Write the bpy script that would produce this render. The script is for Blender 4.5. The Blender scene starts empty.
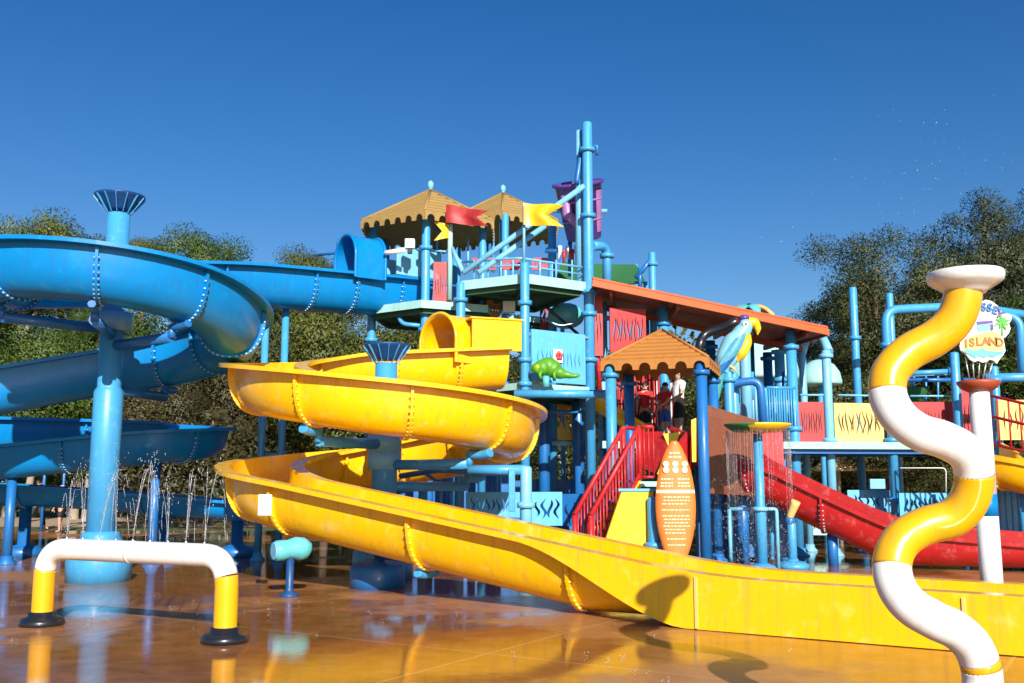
import bpy, bmesh, math, random
from mathutils import Vector, Matrix, Quaternion
random.seed(7)
R = math.radians
pi = math.pi
scene = bpy.context.scene
col = scene.collection

# ------------------------------------------------------------------ camera
F = 995.56
CAM_H = 1.6
PITCH = R(8.0)
cam_d = bpy.data.cameras.new("camera")
cam = bpy.data.objects.new("camera", cam_d)
col.objects.link(cam)
cam.location = (0, 0, CAM_H)
cam.rotation_euler = (R(90) + PITCH, 0, 0)
cam_d.sensor_width = 36.0
cam_d.lens = 35.0
cam_d.clip_start = 0.1
cam_d.clip_end = 3000
scene.camera = cam
_cp, _sp = math.cos(PITCH), math.sin(PITCH)


def at(px, py, Y):
    """world point seen at a pixel of the photograph, at distance Y from the camera"""
    u = (px - 512) / F
    v = (341.5 - py) / F
    k = Y / (_cp - v * _sp)
    return Vector((u * k, Y, CAM_H + (_sp + v * _cp) * k))


def xat(px, py, Y):
    return at(px, py, Y).x


def zat(py, Y):
    return at(512, py, Y).z


# ------------------------------------------------------------------ materials
def new_mat(name):
    m = bpy.data.materials.new(name)
    m.use_nodes = True
    nt = m.node_tree
    b = nt.nodes["Principled BSDF"]
    return m, nt, b


def N(nt, t, **kw):
    n = nt.nodes.new(t)
    for k, v in kw.items():
        if k in n.inputs:
            n.inputs[k].default_value = v
        else:
            setattr(n, k, v)
    return n


def paint(name, rgb, rough=0.35, var=0.12, scale=2.5, bump=0.04, coat=0.0, fade=None, fade_amt=0.35, metal=0.0, spec=0.5, streak=0.35):
    """painted / gel-coat surface: slight colour drift, worn chalky patches, uneven gloss"""
    m, nt, b = new_mat(name)
    L = nt.links.new
    tc = N(nt, "ShaderNodeTexCoord")
    n1 = N(nt, "ShaderNodeTexNoise", Scale=scale, Detail=6.0, Roughness=0.6)
    L(tc.outputs["Object"], n1.inputs["Vector"])
    mx = N(nt, "ShaderNodeMix", data_type='RGBA')
    mx.inputs[6].default_value = tuple(c * (1 - var) for c in rgb) + (1,)
    mx.inputs[7].default_value = tuple(min(1, c * (1 + var)) for c in rgb) + (1,)
    L(n1.outputs["Fac"], mx.inputs[0])
    out = mx.outputs[2]
    n2 = N(nt, "ShaderNodeTexNoise", Scale=scale * 4.3, Detail=8.0, Roughness=0.65)
    L(tc.outputs["Object"], n2.inputs["Vector"])
    cr = N(nt, "ShaderNodeMapRange")
    cr.inputs[1].default_value = 0.55
    cr.inputs[2].default_value = 0.78
    L(n2.outputs["Fac"], cr.inputs[0])
    if fade is not None:
        mul = N(nt, "ShaderNodeMath", operation='MULTIPLY')
        mul.inputs[1].default_value = fade_amt
        L(cr.outputs[0], mul.inputs[0])
        m2 = N(nt, "ShaderNodeMix", data_type='RGBA')
        m2.inputs[7].default_value = tuple(fade) + (1,)
        L(mul.outputs[0], m2.inputs[0])
        L(out, m2.inputs[6])
        out = m2.outputs[2]
    if streak > 0:
        mps = N(nt, "ShaderNodeMapping")
        mps.inputs["Scale"].default_value = (7.0, 7.0, 0.55)
        L(tc.outputs["Object"], mps.inputs["Vector"])
        n5 = N(nt, "ShaderNodeTexNoise", Scale=1.6, Detail=6.0, Roughness=0.7)
        L(mps.outputs[0], n5.inputs["Vector"])
        s5 = N(nt, "ShaderNodeMapRange")
        s5.inputs[1].default_value = 0.50
        s5.inputs[2].default_value = 0.80
        s5.inputs[4].default_value = streak
        L(n5.outputs["Fac"], s5.inputs[0])
        m5 = N(nt, "ShaderNodeMix", data_type='RGBA')
        g = sum(rgb) / 3
        m5.inputs[7].default_value = tuple(0.35 * (0.55 * c + 0.45 * g) for c in rgb) + (1,)
        L(s5.outputs[0], m5.inputs[0])
        L(out, m5.inputs[6])
        out = m5.outputs[2]
    L(out, b.inputs["Base Color"])
    rr = N(nt, "ShaderNodeMapRange")
    rr.inputs[3].default_value = max(0.04, rough - 0.12)
    rr.inputs[4].default_value = min(1, rough + 0.18)
    L(n2.outputs["Fac"], rr.inputs[0])
    L(rr.outputs[0], b.inputs["Roughness"])
    b.inputs["Metallic"].default_value = metal
    b.inputs["Specular IOR Level"].default_value = spec
    b.inputs["Coat Weight"].default_value = coat
    b.inputs["Coat Roughness"].default_value = 0.12
    bp = N(nt, "ShaderNodeBump", Strength=bump * 4, Distance=0.02)
    L(n1.outputs["Fac"], bp.inputs["Height"])
    L(bp.outputs["Normal"], b.inputs["Normal"])
    return m


def leaf_mat(name, dark, light, trans=0.25):
    m, nt, b = new_mat(name)
    L = nt.links.new
    g = N(nt, "ShaderNodeNewGeometry")
    tc = N(nt, "ShaderNodeTexCoord")
    n = N(nt, "ShaderNodeTexNoise", Scale=0.55, Detail=4.0)
    L(tc.outputs["Object"], n.inputs["Vector"])
    ad = N(nt, "ShaderNodeMath", operation='ADD')
    ml = N(nt, "ShaderNodeMath", operation='MULTIPLY')
    ml.inputs[1].default_value = 0.28
    L(g.outputs["Random Per Island"], ml.inputs[0])
    L(ml.outputs[0], ad.inputs[0])
    mr = N(nt, "ShaderNodeMapRange")
    mr.inputs[1].default_value = 0.3
    mr.inputs[2].default_value = 0.7
    mr.inputs[3].default_value = 0.0
    mr.inputs[4].default_value = 0.72
    L(n.outputs["Fac"], mr.inputs[0])
    L(mr.outputs[0], ad.inputs[1])
    mx = N(nt, "ShaderNodeMix", data_type='RGBA')
    mx.inputs[6].default_value = tuple(dark) + (1,)
    mx.inputs[7].default_value = tuple(light) + (1,)
    L(ad.outputs[0], mx.inputs[0])
    L(mx.outputs[2], b.inputs["Base Color"])
    b.inputs["Roughness"].default_value = 0.5
    b.inputs["Specular IOR Level"].default_value = 0.35
    tr = N(nt, "ShaderNodeBsdfTranslucent")
    L(mx.outputs[2], tr.inputs["Color"])
    ms = N(nt, "ShaderNodeMixShader")
    ms.inputs[0].default_value = trans
    o = nt.nodes["Material Output"]
    L(b.outputs[0], ms.inputs[1])
    L(tr.outputs[0], ms.inputs[2])
    L(ms.outputs[0], o.inputs["Surface"])
    return m


M = {}
M['slide_blue'] = paint("slide_blue", (0.001, 0.20, 0.53), 0.30, 0.18, 1.2, 0.03, 0.04, (0.01, 0.31, 0.66), 0.5, streak=0.4, spec=0.3)
M['slide_yellow'] = paint("slide_yellow", (0.90, 0.49, 0.001), 0.24, 0.07, 1.0, 0.03, 0.3, (0.93, 0.66, 0.17), 0.6, streak=0.5)
M['slide_red'] = paint("slide_red", (0.42, 0.012, 0.014), 0.28, 0.25, 1.5, 0.06, 0.15, (0.58, 0.16, 0.14), 0.7, streak=0.6)
M['post_blue'] = paint("post_blue", (0.05, 0.31, 0.61), 0.38, 0.10, 2.0, 0.03, 0.1, (0.30, 0.55, 0.75), 0.35)
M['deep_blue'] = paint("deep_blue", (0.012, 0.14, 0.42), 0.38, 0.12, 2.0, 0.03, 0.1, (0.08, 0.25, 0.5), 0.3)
M['pale_blue'] = paint("pale_blue", (0.17, 0.47, 0.70), 0.42, 0.10, 2.0, 0.03, 0.05, (0.5, 0.68, 0.78), 0.35)
M['panel_blue'] = paint("panel_blue", (0.11, 0.44, 0.74), 0.45, 0.08, 2.0, 0.02, 0.05, (0.45, 0.68, 0.8), 0.3)
M['teal_pale'] = paint("teal_pale", (0.33, 0.62, 0.60), 0.5, 0.1, 2.5, 0.03, 0, (0.7, 0.78, 0.7), 0.4)
M['teal'] = paint("teal", (0.10, 0.47, 0.52), 0.4, 0.15, 3, 0.04, 0.1, (0.5, 0.75, 0.75), 0.3)
M['red'] = paint("red", (0.48, 0.014, 0.018), 0.45, 0.15, 2.2, 0.03, 0.05, (0.75, 0.25, 0.22), 0.3)
M['red_faded'] = paint("red_faded", (0.38, 0.02, 0.024), 0.5, 0.25, 2.2, 0.03, 0, (0.5, 0.13, 0.12), 0.4)
M['yellow'] = paint("yellow", (0.86, 0.52, 0.008), 0.38, 0.08, 2.0, 0.03, 0.1, (0.9, 0.65, 0.2), 0.3)
M['cream'] = paint("cream", (0.70, 0.50, 0.15), 0.45, 0.08, 2.0, 0.03, 0, (0.85, 0.75, 0.5), 0.3)
M['pipe_yellow'] = paint("pipe_yellow", (0.80, 0.40, 0.004), 0.22, 0.06, 2.0, 0.02, 0.4, (0.85, 0.5, 0.06), 0.3)
M['pipe_white'] = paint("pipe_white", (0.80, 0.78, 0.76), 0.28, 0.03, 2.0, 0.02, 0.3, (0.74, 0.68, 0.62), 0.4)
M['white'] = paint("white", (0.78, 0.78, 0.76), 0.45, 0.04, 2.0, 0.02)
M['navy'] = paint("navy", (0.008, 0.06, 0.2), 0.4, 0.15, 2.0, 0.03)
M['black'] = paint("black", (0.012, 0.014, 0.02), 0.3, 0.2, 3.0, 0.03, 0.2)
M['roof_tan'] = paint("roof_tan", (0.32, 0.20, 0.058), 0.7, 0.2, 4.0, 0.1, 0, (0.5, 0.33, 0.12), 0.4)
M['roof_orange'] = paint("roof_orange", (0.41, 0.16, 0.026), 0.6, 0.15, 4.0, 0.08, 0, (0.62, 0.32, 0.08), 0.35)
M['roof_red'] = paint("roof_red", (0.34, 0.06, 0.008), 0.42, 0.14, 3.0, 0.05, 0.05, (0.65, 0.25, 0.1), 0.3)
M['fascia'] = paint("fascia", (0.46, 0.085, 0.008), 0.5, 0.25, 3.0, 0.03, 0.0, (0.46, 0.14, 0.03), 0.4)
M['roof_under'] = paint("roof_under", (0.33, 0.048, 0.010), 0.5, 0.2, 3.0, 0.05)
M['rust'] = paint("rust", (0.18, 0.038, 0.008), 0.3, 0.3, 2.5, 0.05, 0.2, (0.26, 0.07, 0.02), 0.4)
M['purple'] = paint("purple", (0.095, 0.045, 0.27), 0.35, 0.3, 3.0, 0.04, 0.2, (0.45, 0.3, 0.65), 0.5)
M['pink'] = paint("pink", (0.36, 0.16, 0.42), 0.35, 0.2, 3.0, 0.04, 0.2)
M['green_shade'] = paint("green_shade", (0.03, 0.16, 0.045), 0.7, 0.2, 4.0, 0.05)
M['deck_under_shade'] = paint("deck_under_shade", (0.03, 0.10, 0.05), 0.7, 0.2, 4.0, 0.05)  # dark green holds the shade and green reflection under the decks
M['lizard'] = paint("lizard", (0.075, 0.30, 0.012), 0.45, 0.5, 9.0, 0.08, 0.1, (0.38, 0.48, 0.04), 0.8)
M['board_orange'] = paint("board_orange", (0.74, 0.20, 0.035), 0.4, 0.12, 2.0, 0.02, 0.2, (0.76, 0.32, 0.11), 0.35)
M['board_cream'] = paint("board_cream", (0.85, 0.68, 0.42), 0.5, 0.05, 2.0, 0.0)
M['teal_parrot'] = paint("teal_parrot", (0.20, 0.50, 0.62), 0.4, 0.3, 5, 0.05, 0.15, (0.5, 0.75, 0.8), 0.5)
M['teal_wing'] = paint("teal_wing", (0.08, 0.33, 0.46), 0.45, 0.5, 14, 0.05, 0.15, (0.45, 0.68, 0.75), 0.5)
M['tail_green'] = paint("tail_green", (0.05, 0.30, 0.24), 0.4, 0.3, 5, 0.05, 0.15, (0.25, 0.5, 0.45), 0.5)
M['leaf_paint'] = paint("leaf_paint", (0.08, 0.42, 0.05), 0.5, 0.3, 20, 0.0)
M['steel'] = paint("steel", (0.55, 0.56, 0.58), 0.3, 0.1, 5.0, 0.03, metal=0.9)
M['bolt'] = paint("bolt", (0.45, 0.53, 0.60), 0.3, 0.1, 5.0, 0.0, metal=0.3)
M['bolt_yellow'] = paint("bolt_yellow", (0.8, 0.56, 0.12), 0.35, 0.1, 5.0, 0.0)
M['rust_disc'] = paint("rust_disc", (0.36, 0.065, 0.03), 0.45, 0.2, 4.0, 0.04)
M['thatch'] = paint("thatch", (0.58, 0.41, 0.21), 0.9, 0.3, 9.0, 0.3)
M['skin'] = paint("skin", (0.50, 0.27, 0.18), 0.5, 0.08, 5.0, 0.0)
M['hair'] = paint("hair", (0.02, 0.014, 0.01), 0.5, 0.2, 8.0, 0.05)
M['cloth_red'] = paint("cloth_red", (0.6, 0.02, 0.025), 0.8, 0.15, 6.0, 0.1)
M['cloth_blue'] = paint("cloth_blue", (0.02, 0.10, 0.45), 0.8, 0.15, 6.0, 0.1)
M['cloth_white'] = paint("cloth_white", (0.75, 0.75, 0.74), 0.8, 0.06, 6.0, 0.1)
M['cloth_dark'] = paint("cloth_dark", (0.02, 0.022, 0.03), 0.8, 0.2, 6.0, 0.1)
M['bark'] = paint("bark", (0.30, 0.24, 0.18), 0.85, 0.4, 3.0, 0.3, fade=(0.45, 0.40, 0.34), fade_amt=0.6)
M['bark_dark'] = paint("bark_dark", (0.12, 0.08, 0.055), 0.9, 0.4, 3.0, 0.3)
M['leaf_gum'] = leaf_mat("leaf_gum", (0.03, 0.045, 0.013), (0.115, 0.125, 0.032))
M['leaf_green'] = leaf_mat("leaf_green", (0.03, 0.06, 0.012), (0.12, 0.18, 0.03))
M['leaf_olive'] = leaf_mat("leaf_olive", (0.04, 0.062, 0.012), (0.19, 0.205, 0.036))
M['leaf_brown'] = leaf_mat("leaf_brown", (0.035, 0.034, 0.014), (0.11, 0.095, 0.035))
M['leaf_grey'] = leaf_mat("leaf_grey", (0.03, 0.042, 0.02), (0.09, 0.11, 0.045))


def water_mat():
    m, nt, b = new_mat("water_drops")
    b.inputs["Base Color"].default_value = (0.92, 0.95, 1, 1)
    b.inputs["Roughness"].default_value = 0.08
    b.inputs["IOR"].default_value = 1.33
    b.inputs["Transmission Weight"].default_value = 0.8
    return m


M['water'] = water_mat()


def ground_mats():
    # wet terracotta concrete of the splash pad
    m, nt, b = new_mat("wet_terracotta_concrete")
    L = nt.links.new
    tc = N(nt, "ShaderNodeTexCoord")
    n1 = N(nt, "ShaderNodeTexNoise", Scale=0.35, Detail=8.0, Roughness=0.62)
    n2 = N(nt, "ShaderNodeTexNoise", Scale=3.0, Detail=8.0, Roughness=0.7)
    n3 = N(nt, "ShaderNodeTexNoise", Scale=45.0, Detail=4.0, Roughness=0.6)
    n4 = N(nt, "ShaderNodeTexNoise", Scale=0.28, Detail=5.0, Roughness=0.6)
    for n in (n1, n2, n3):
        L(tc.outputs["Object"], n.inputs["Vector"])
    mp = N(nt, "ShaderNodeMapping")
    mp.inputs["Location"].default_value = (11, 3, 0)
    L(tc.outputs["Object"], mp.inputs["Vector"])
    L(mp.outputs[0], n4.inputs["Vector"])
    mx = N(nt, "ShaderNodeMix", data_type='RGBA')
    mx.inputs[6].default_value = (0.26, 0.095, 0.027, 1)
    mx.inputs[7].default_value = (0.43, 0.172, 0.052, 1)
    L(n1.outputs["Fac"], mx.inputs[0])
    m2 = N(nt, "ShaderNodeMix", data_type='RGBA', blend_type='MULTIPLY')
    cr = N(nt, "ShaderNodeMapRange")
    cr.inputs[1].default_value = 0.3
    cr.inputs[2].default_value = 0.7
    cr.inputs[3].default_value = 0.55
    cr.inputs[4].default_value = 1.18
    L(n2.outputs["Fac"], cr.inputs[0])
    cc = N(nt, "ShaderNodeCombineColor")
    for i in range(3):
        L(cr.outputs[0], cc.inputs[i])
    m2.inputs[0].default_value = 1.0
    L(mx.outputs[2], m2.inputs[6])
    L(cc.outputs[0], m2.inputs[7])
    # saw-cut joints
    mp2 = N(nt, "ShaderNodeMapping")
    mp2.inputs["Rotation"].default_value = (0, 0, R(32))
    mp2.inputs["Location"].default_value = (1.1, 0.35, 0)
    L(tc.outputs["Object"], mp2.inputs["Vector"])
    br = N(nt, "ShaderNodeTexBrick", Scale=1.0)
    br.offset = 0.0
    br.inputs["Mortar Size"].default_value = 0.018
    br.inputs["Brick Width"].default_value = 4.2
    br.inputs["Row Height"].default_value = 4.2
    L(mp2.outputs[0], br.inputs["Vector"])
    m3 = N(nt, "ShaderNodeMix", data_type='RGBA')
    L(br.outputs["Fac"], m3.inputs[0])
    L(m2.outputs[2], m3.inputs[6])
    m3.inputs[7].default_value = (0.42, 0.24, 0.10, 1)
    # pale mineral stains
    st = N(nt, "ShaderNodeMapRange")
    st.inputs[1].default_value = 0.60
    st.inputs[2].default_value = 0.74
    st.inputs[4].default_value = 0.5
    L(n2.outputs["Fac"], st.inputs[0])
    m4 = N(nt, "ShaderNodeMix", data_type='RGBA')
    L(st.outputs[0], m4.inputs[0])
    L(m3.outputs[2], m4.inputs[6])
    m4.inputs[7].default_value = (0.40, 0.22, 0.12, 1)
    vo = N(nt, "ShaderNodeTexVoronoi", Scale=26.0)
    L(tc.outputs["Object"], vo.inputs["Vector"])
    gt = N(nt, "ShaderNodeMapRange")
    gt.inputs[1].default_value = 0.05
    gt.inputs[2].default_value = 0.10
    gt.inputs[3].default_value = 0.7
    gt.inputs[4].default_value = 0.0
    L(vo.outputs["Distance"], gt.inputs[0])
    gm = N(nt, "ShaderNodeMath", operation='MULTIPLY')
    L(gt.outputs[0], gm.inputs[0])
    L(n1.outputs["Fac"], gm.inputs[1])
    m6 = N(nt, "ShaderNodeMix", data_type='RGBA')
    L(gm.outputs[0], m6.inputs[0])
    L(m4.outputs[2], m6.inputs[6])
    m6.inputs[7].default_value = (0.12, 0.05, 0.02, 1)
    dm = N(nt, "ShaderNodeMapRange")
    dm.inputs[1].default_value = 0.52
    dm.inputs[2].default_value = 0.60
    dm.inputs[4].default_value = 0.45
    L(n4.outputs["Fac"], dm.inputs[0])
    m7 = N(nt, "ShaderNodeMix", data_type='RGBA')
    L(dm.outputs[0], m7.inputs[0])
    L(m6.outputs[2], m7.inputs[6])
    m7.inputs[7].default_value = (0.50, 0.25, 0.10, 1)
    L(m7.outputs[2], b.inputs["Base Color"])
    # film of water: mirror patches and damp patches
    rr = N(nt, "ShaderNodeMapRange")
    rr.inputs[1].default_value = 0.50
    rr.inputs[2].default_value = 0.62
    rr.inputs[3].default_value = 0.04
    rr.inputs[4].default_value = 0.36
    L(n4.outputs["Fac"], rr.inputs[0])
    L(rr.outputs[0], b.inputs["Roughness"])
    b.inputs["Specular IOR Level"].default_value = 0.5
    b.inputs["IOR"].default_value = 1.45
    b1 = N(nt, "ShaderNodeBump", Strength=0.10, Distance=0.01)
    L(n2.outputs["Fac"], b1.inputs["Height"])
    n6 = N(nt, "ShaderNodeTexNoise", Scale=9.0, Detail=3.0, Roughness=0.5)
    L(tc.outputs["Object"], n6.inputs["Vector"])
    b3 = N(nt, "ShaderNodeBump", Strength=0.10, Distance=0.004)
    L(n6.outputs["Fac"], b3.inputs["Height"])
    L(b1.outputs[0], b3.inputs["Normal"])
    b2 = N(nt, "ShaderNodeBump", Strength=0.05, Distance=0.003)
    L(n3.outputs["Fac"], b2.inputs["Height"])
    L(b3.outputs[0], b2.inputs["Normal"])
    L(b2.outputs[0], b.inputs["Normal"])
    M['plaza'] = m
    M['lawn'] = paint("lawn", (0.085, 0.10, 0.028), 0.95, 0.5, 1.2, 0.2, 0, (0.22, 0.17, 0.07), 0.6)
    M['path'] = paint("path_concrete", (0.44, 0.31, 0.20), 0.8, 0.15, 1.0, 0.05, 0, (0.5, 0.42, 0.32), 0.5)


ground_mats()
# ------------------------------------------------------------------ mesh builder
ORG = {}       # world origin of every linked object


class MB:
    def __init__(s):
        s.v = []
        s.f = []
        s.mi = []
        s.sm = []

    def add(s, vs, fs, mat=0, smooth=False):
        o = len(s.v)
        s.v += [Vector(p) for p in vs]
        for f in fs:
            s.f.append([i + o for i in f])
            s.mi.append(mat)
            s.sm.append(smooth)
        return s

    def box(s, c, size, rz=0, mat=0, rot=None):
        m = rot if rot is not None else Matrix.Rotation(rz, 3, 'Z')
        c = Vector(c)
        vs = []
        for dz in (-.5, .5):
            for dx, dy in ((-.5, -.5), (.5, -.5), (.5, .5), (-.5, .5)):
                vs.append(c + m @ Vector((dx * size[0], dy * size[1], dz * size[2])))
        return s.add(vs, [(3, 2, 1, 0), (4, 5, 6, 7), (0, 1, 5, 4), (1, 2, 6, 5), (2, 3, 7, 6), (3, 0, 4, 7)], mat)

    def bar(s, a, b, w, h, mat=0):
        a, b = Vector(a), Vector(b)
        d = b - a
        L = d.length
        q = d.to_track_quat('X', 'Z').to_matrix()
        return s.box((a + b) / 2, (L, w, h), mat=mat, rot=q)

    def tube(s, pts, r, n=14, mat=0, caps=True, smooth=True, mats=None):
        pts = [Vector(p) for p in pts]
        k = len(pts)
        rs = r if isinstance(r, (list, tuple)) else [r] * k
        ts = []
        for i in range(k):
            a = pts[max(i - 1, 0)]
            b = pts[min(i + 1, k - 1)]
            ts.append((b - a).normalized())
        up = Vector((0, 0, 1)) if abs(ts[0].z) < .9 else Vector((0, 1, 0))
        nrm = ts[0].cross(up).normalized()
        o = len(s.v)
        for i in range(k):
            if i:
                ax = ts[i - 1].cross(ts[i])
                if ax.length > 1e-7:
                    nrm = Quaternion(ax.normalized(), ts[i - 1].angle(ts[i])) @ nrm
            nrm = (nrm - ts[i] * nrm.dot(ts[i])).normalized()
            bi = ts[i].cross(nrm)
            for j in range(n):
                a = 2 * pi * j / n
                s.v.append(pts[i] + (nrm * math.cos(a) + bi * math.sin(a)) * rs[i])
        for i in range(k - 1):
            for j in range(n):
                j2 = (j + 1) % n
                s.f.append([o + i * n + j, o + i * n + j2, o + (i + 1) * n + j2, o + (i + 1) * n + j])
                s.mi.append(mats[i] if mats else mat)
                s.sm.append(smooth)
        if caps:
            s.f.append([o + j for j in range(n)][::-1])
            s.f.append([o + (k - 1) * n + j for j in range(n)])
            s.mi += [mats[0] if mats else mat, mats[-1] if mats else mat]
            s.sm += [False, False]
        return s

    def lathe(s, prof, c=(0, 0, 0), n=24, mat=0, rot=None, smooth=True, mats=None, flute=None):
        c = Vector(c)
        o = len(s.v)
        k = len(prof)
        for i, (r, z) in enumerate(prof):
            for j in range(n):
                a = 2 * pi * j / n
                rr = r * (flute(a, i) if flute else 1)
                p = Vector((rr * math.cos(a), rr * math.sin(a), z))
                if rot is not None:
                    p = rot @ p
                s.v.append(c + p)
        for i in range(k - 1):
            for j in range(n):
                j2 = (j + 1) % n
                s.f.append([o + i * n + j, o + i * n + j2, o + (i + 1) * n + j2, o + (i + 1) * n + j])
                s.mi.append(mats[i] if mats else mat)
                s.sm.append(smooth)
        if prof[0][0] > 1e-5:
            s.f.append([o + j for j in range(n)][::-1])
            s.mi.append(mats[0] if mats else mat)
            s.sm.append(False)
        if prof[-1][0] > 1e-5:
            s.f.append([o + (k - 1) * n + j for j in range(n)])
            s.mi.append(mats[-1] if mats else mat)
            s.sm.append(False)
        return s

    def ball(s, c, rad, rot=None, n=16, k=10, mat=0):
        prof = []
        for i in range(k + 1):
            a = -pi / 2 + pi * i / k
            prof.append((max(1e-6, math.cos(a)), math.sin(a)))
        b = MB().lathe(prof, n=n)
        m = rot if rot is not None else Matrix.Identity(3)
        c = Vector(c)
        vs = [c + m @ Vector((p.x * rad[0], p.y * rad[1], p.z * rad[2])) for p in b.v]
        return s.add(vs, b.f, mat, True)

    def prism(s, poly, frame, t, mat=0, smooth=False):
        """2D polygon (u,v) in frame (origin, U, V, W) extruded t along W (both ways)"""
        o, U, V, W = frame
        n = len(poly)
        vs = [o + U * u + V * v - W * (t / 2) for u, v in poly] + [o + U * u + V * v + W * (t / 2) for u, v in poly]
        fs = [tuple(range(n))[::-1], tuple(range(n, 2 * n))]
        s.add(vs, fs, mat, False)
        o_ = len(s.v) - 2 * n
        for i in range(n):
            j = (i + 1) % n
            s.f.append([o_ + i, o_ + j, o_ + n + j, o_ + n + i])
            s.mi.append(mat)
            s.sm.append(smooth)
        return s

    def join(s, b, mat=0):
        o = len(s.v)
        s.v += b.v
        for f, mi, sm in zip(b.f, b.mi, b.sm):
            s.f.append([i + o for i in f])
            s.mi.append(mi + mat)
            s.sm.append(sm)
        return s

    def build(s, name, mats, parent=None, origin=None, bevel=0.0):
        if not isinstance(mats, (list, tuple)):
            mats = [mats]
        mats = [M[m] if isinstance(m, str) else m for m in mats]
        if parent is not None:
            org = ORG[parent]
        else:
            org = Vector(origin) if origin is not None else base_of(s.v)
        me = bpy.data.meshes.new(name)
        me.from_pydata([tuple(p - org) for p in s.v], [], s.f)
        for m in mats:
            me.materials.append(m)
        me.polygons.foreach_set("material_index", s.mi)
        me.polygons.foreach_set("use_smooth", s.sm)
        bm = bmesh.new()
        bm.from_mesh(me)
        bmesh.ops.recalc_face_normals(bm, faces=bm.faces)
        bm.to_mesh(me)
        bm.free()
        o = bpy.data.objects.new(name, me)
        col.objects.link(o)
        if parent is not None:
            o.parent = parent
        else:
            o.location = org
        ORG[o] = org
        if bevel > 0:
            md = o.modifiers.new("bevel", 'BEVEL')
            md.width = bevel
            md.segments = 2
            md.limit_method = 'ANGLE'
            md.angle_limit = R(40)
        return o


def base_of(vs):
    lo = Vector((min(p.x for p in vs), min(p.y for p in vs), min(p.z for p in vs)))
    hi = Vector((max(p.x for p in vs), max(p.y for p in vs), 0))
    return Vector(((lo.x + hi.x) / 2, (lo.y + hi.y) / 2, lo.z))


def tag(o, label=None, cat=None, group=None, kind=None):
    if label: o["label"] = label
    if cat: o["category"] = cat
    if group: o["group"] = group
    if kind: o["kind"] = kind
    return o


def thing(name, loc, label, cat, group=None):
    o = bpy.data.objects.new(name, None)
    o.empty_display_size = 0.2
    col.objects.link(o)
    o.location = loc
    ORG[o] = Vector(loc)
    return tag(o, label, cat, group)


def copy_tree(o, dloc, parent=None):
    c = o.copy()
    col.objects.link(c)
    if parent is None:
        c.location = o.location + Vector(dloc)
        ORG[c] = ORG[o] + Vector(dloc)
    else:
        c.parent = parent
        ORG[c] = ORG[parent]
    for ch in list(o.children):
        copy_tree(ch, dloc, c)
    return c


def frame(a, b, up=Vector((0, 0, 1))):
    """frame with origin a, U towards b, V up, W outwards (towards the camera side)"""
    a, b = Vector(a), Vector(b)
    U = (b - a).normalized()
    W = U.cross(up).normalized()
    V = W.cross(U).normalized()
    return (a, U, V, W), (b - a).length


def slit_panel(mb, a, b, h, n=8, t=0.05, amp=0.35, wmax=0.45, mtop=0.18, mbot=0.18, side=0.08, mat=0, seed=1, rows=14, dz=0.0):
    """sheet with wavy cut-out slits, from foot a to foot b, h tall: a real pierced plate"""
    rnd = random.Random(seed)
    a, b = Vector(a), Vector(b)
    (o, U, V, W), Lh = frame(a, b)
    V = Vector((0, 0, 1))
    U3 = (b - a) / Lh
    inner0, inner1 = side * Lh, Lh * (1 - side)
    pitch = (inner1 - inner0) / n
    ph = [rnd.uniform(0, 2 * pi) for _ in range(n)]
    lens = [rnd.uniform(.7, 1) for _ in range(n)]
    fr = [rnd.choice((1.0, 1.0, 1.4, 0.6)) for _ in range(n)]
    zs = [mbot * h + (1 - mbot - mtop) * h * i / rows for i in range(rows + 1)]

    def slit(i, q):
        x = inner0 + pitch * (i + .5)
        q2 = (q - .5) / lens[i] + .5
        w = 0.0 if q2 <= 0 or q2 >= 1 else pitch * wmax * math.sin(pi * q2) ** .6
        cx = x + pitch * amp * math.sin(2 * pi * fr[i] * q + ph[i]) * .5
        return cx - w / 2, cx + w / 2
    vs, fs = [], []

    def quad(p):
        k = len(vs)
        for (u, z) in p:
            vs.append(o + U3 * u + V * z + W * (t / 2))
        for (u, z) in p:
            vs.append(o + U3 * u + V * z - W * (t / 2))
        fs.extend([(k, k + 1, k + 2, k + 3), (k + 7, k + 6, k + 5, k + 4), (k, k + 4, k + 5, k + 1), (k + 1, k + 5, k + 6, k + 2), (k + 2, k + 6, k + 7, k + 3), (k + 3, k + 7, k + 4, k)])
    quad([(0, 0), (Lh, 0), (Lh, zs[0]), (0, zs[0])])
    quad([(0, zs[-1]), (Lh, zs[-1]), (Lh, h), (0, h)])
    for i in range(n + 1):
        for r in range(rows):
            q0, q1 = r / rows, (r + 1) / rows
            l0 = 0 if i == 0 else slit(i - 1, q0)[1]
            l1 = 0 if i == 0 else slit(i - 1, q1)[1]
            r0 = Lh if i == n else slit(i, q0)[0]
            r1 = Lh if i == n else slit(i, q1)[0]
            quad([(l0, zs[r]), (r0, zs[r]), (r1, zs[r + 1]), (l1, zs[r + 1])])
    mb.add(vs, fs, mat)
    return mb


def bend_pipe(pts, rad=0.25, seg=6):
    """polyline with rounded corners"""
    pts = [Vector(p) for p in pts]
    out = [pts[0]]
    for i in range(1, len(pts) - 1):
        p, a, b = pts[i], pts[i - 1], pts[i + 1]
        da, db = (a - p), (b - p)
        r = min(rad, da.length * .45, db.length * .45)
        s0, s1 = p + da.normalized() * r, p + db.normalized() * r
        for k in range(seg + 1):
            t = k / seg
            out.append(s0 * (1 - t) ** 2 + p * 2 * t * (1 - t) + s1 * t * t)
    out.append(pts[-1])
    return out


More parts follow.
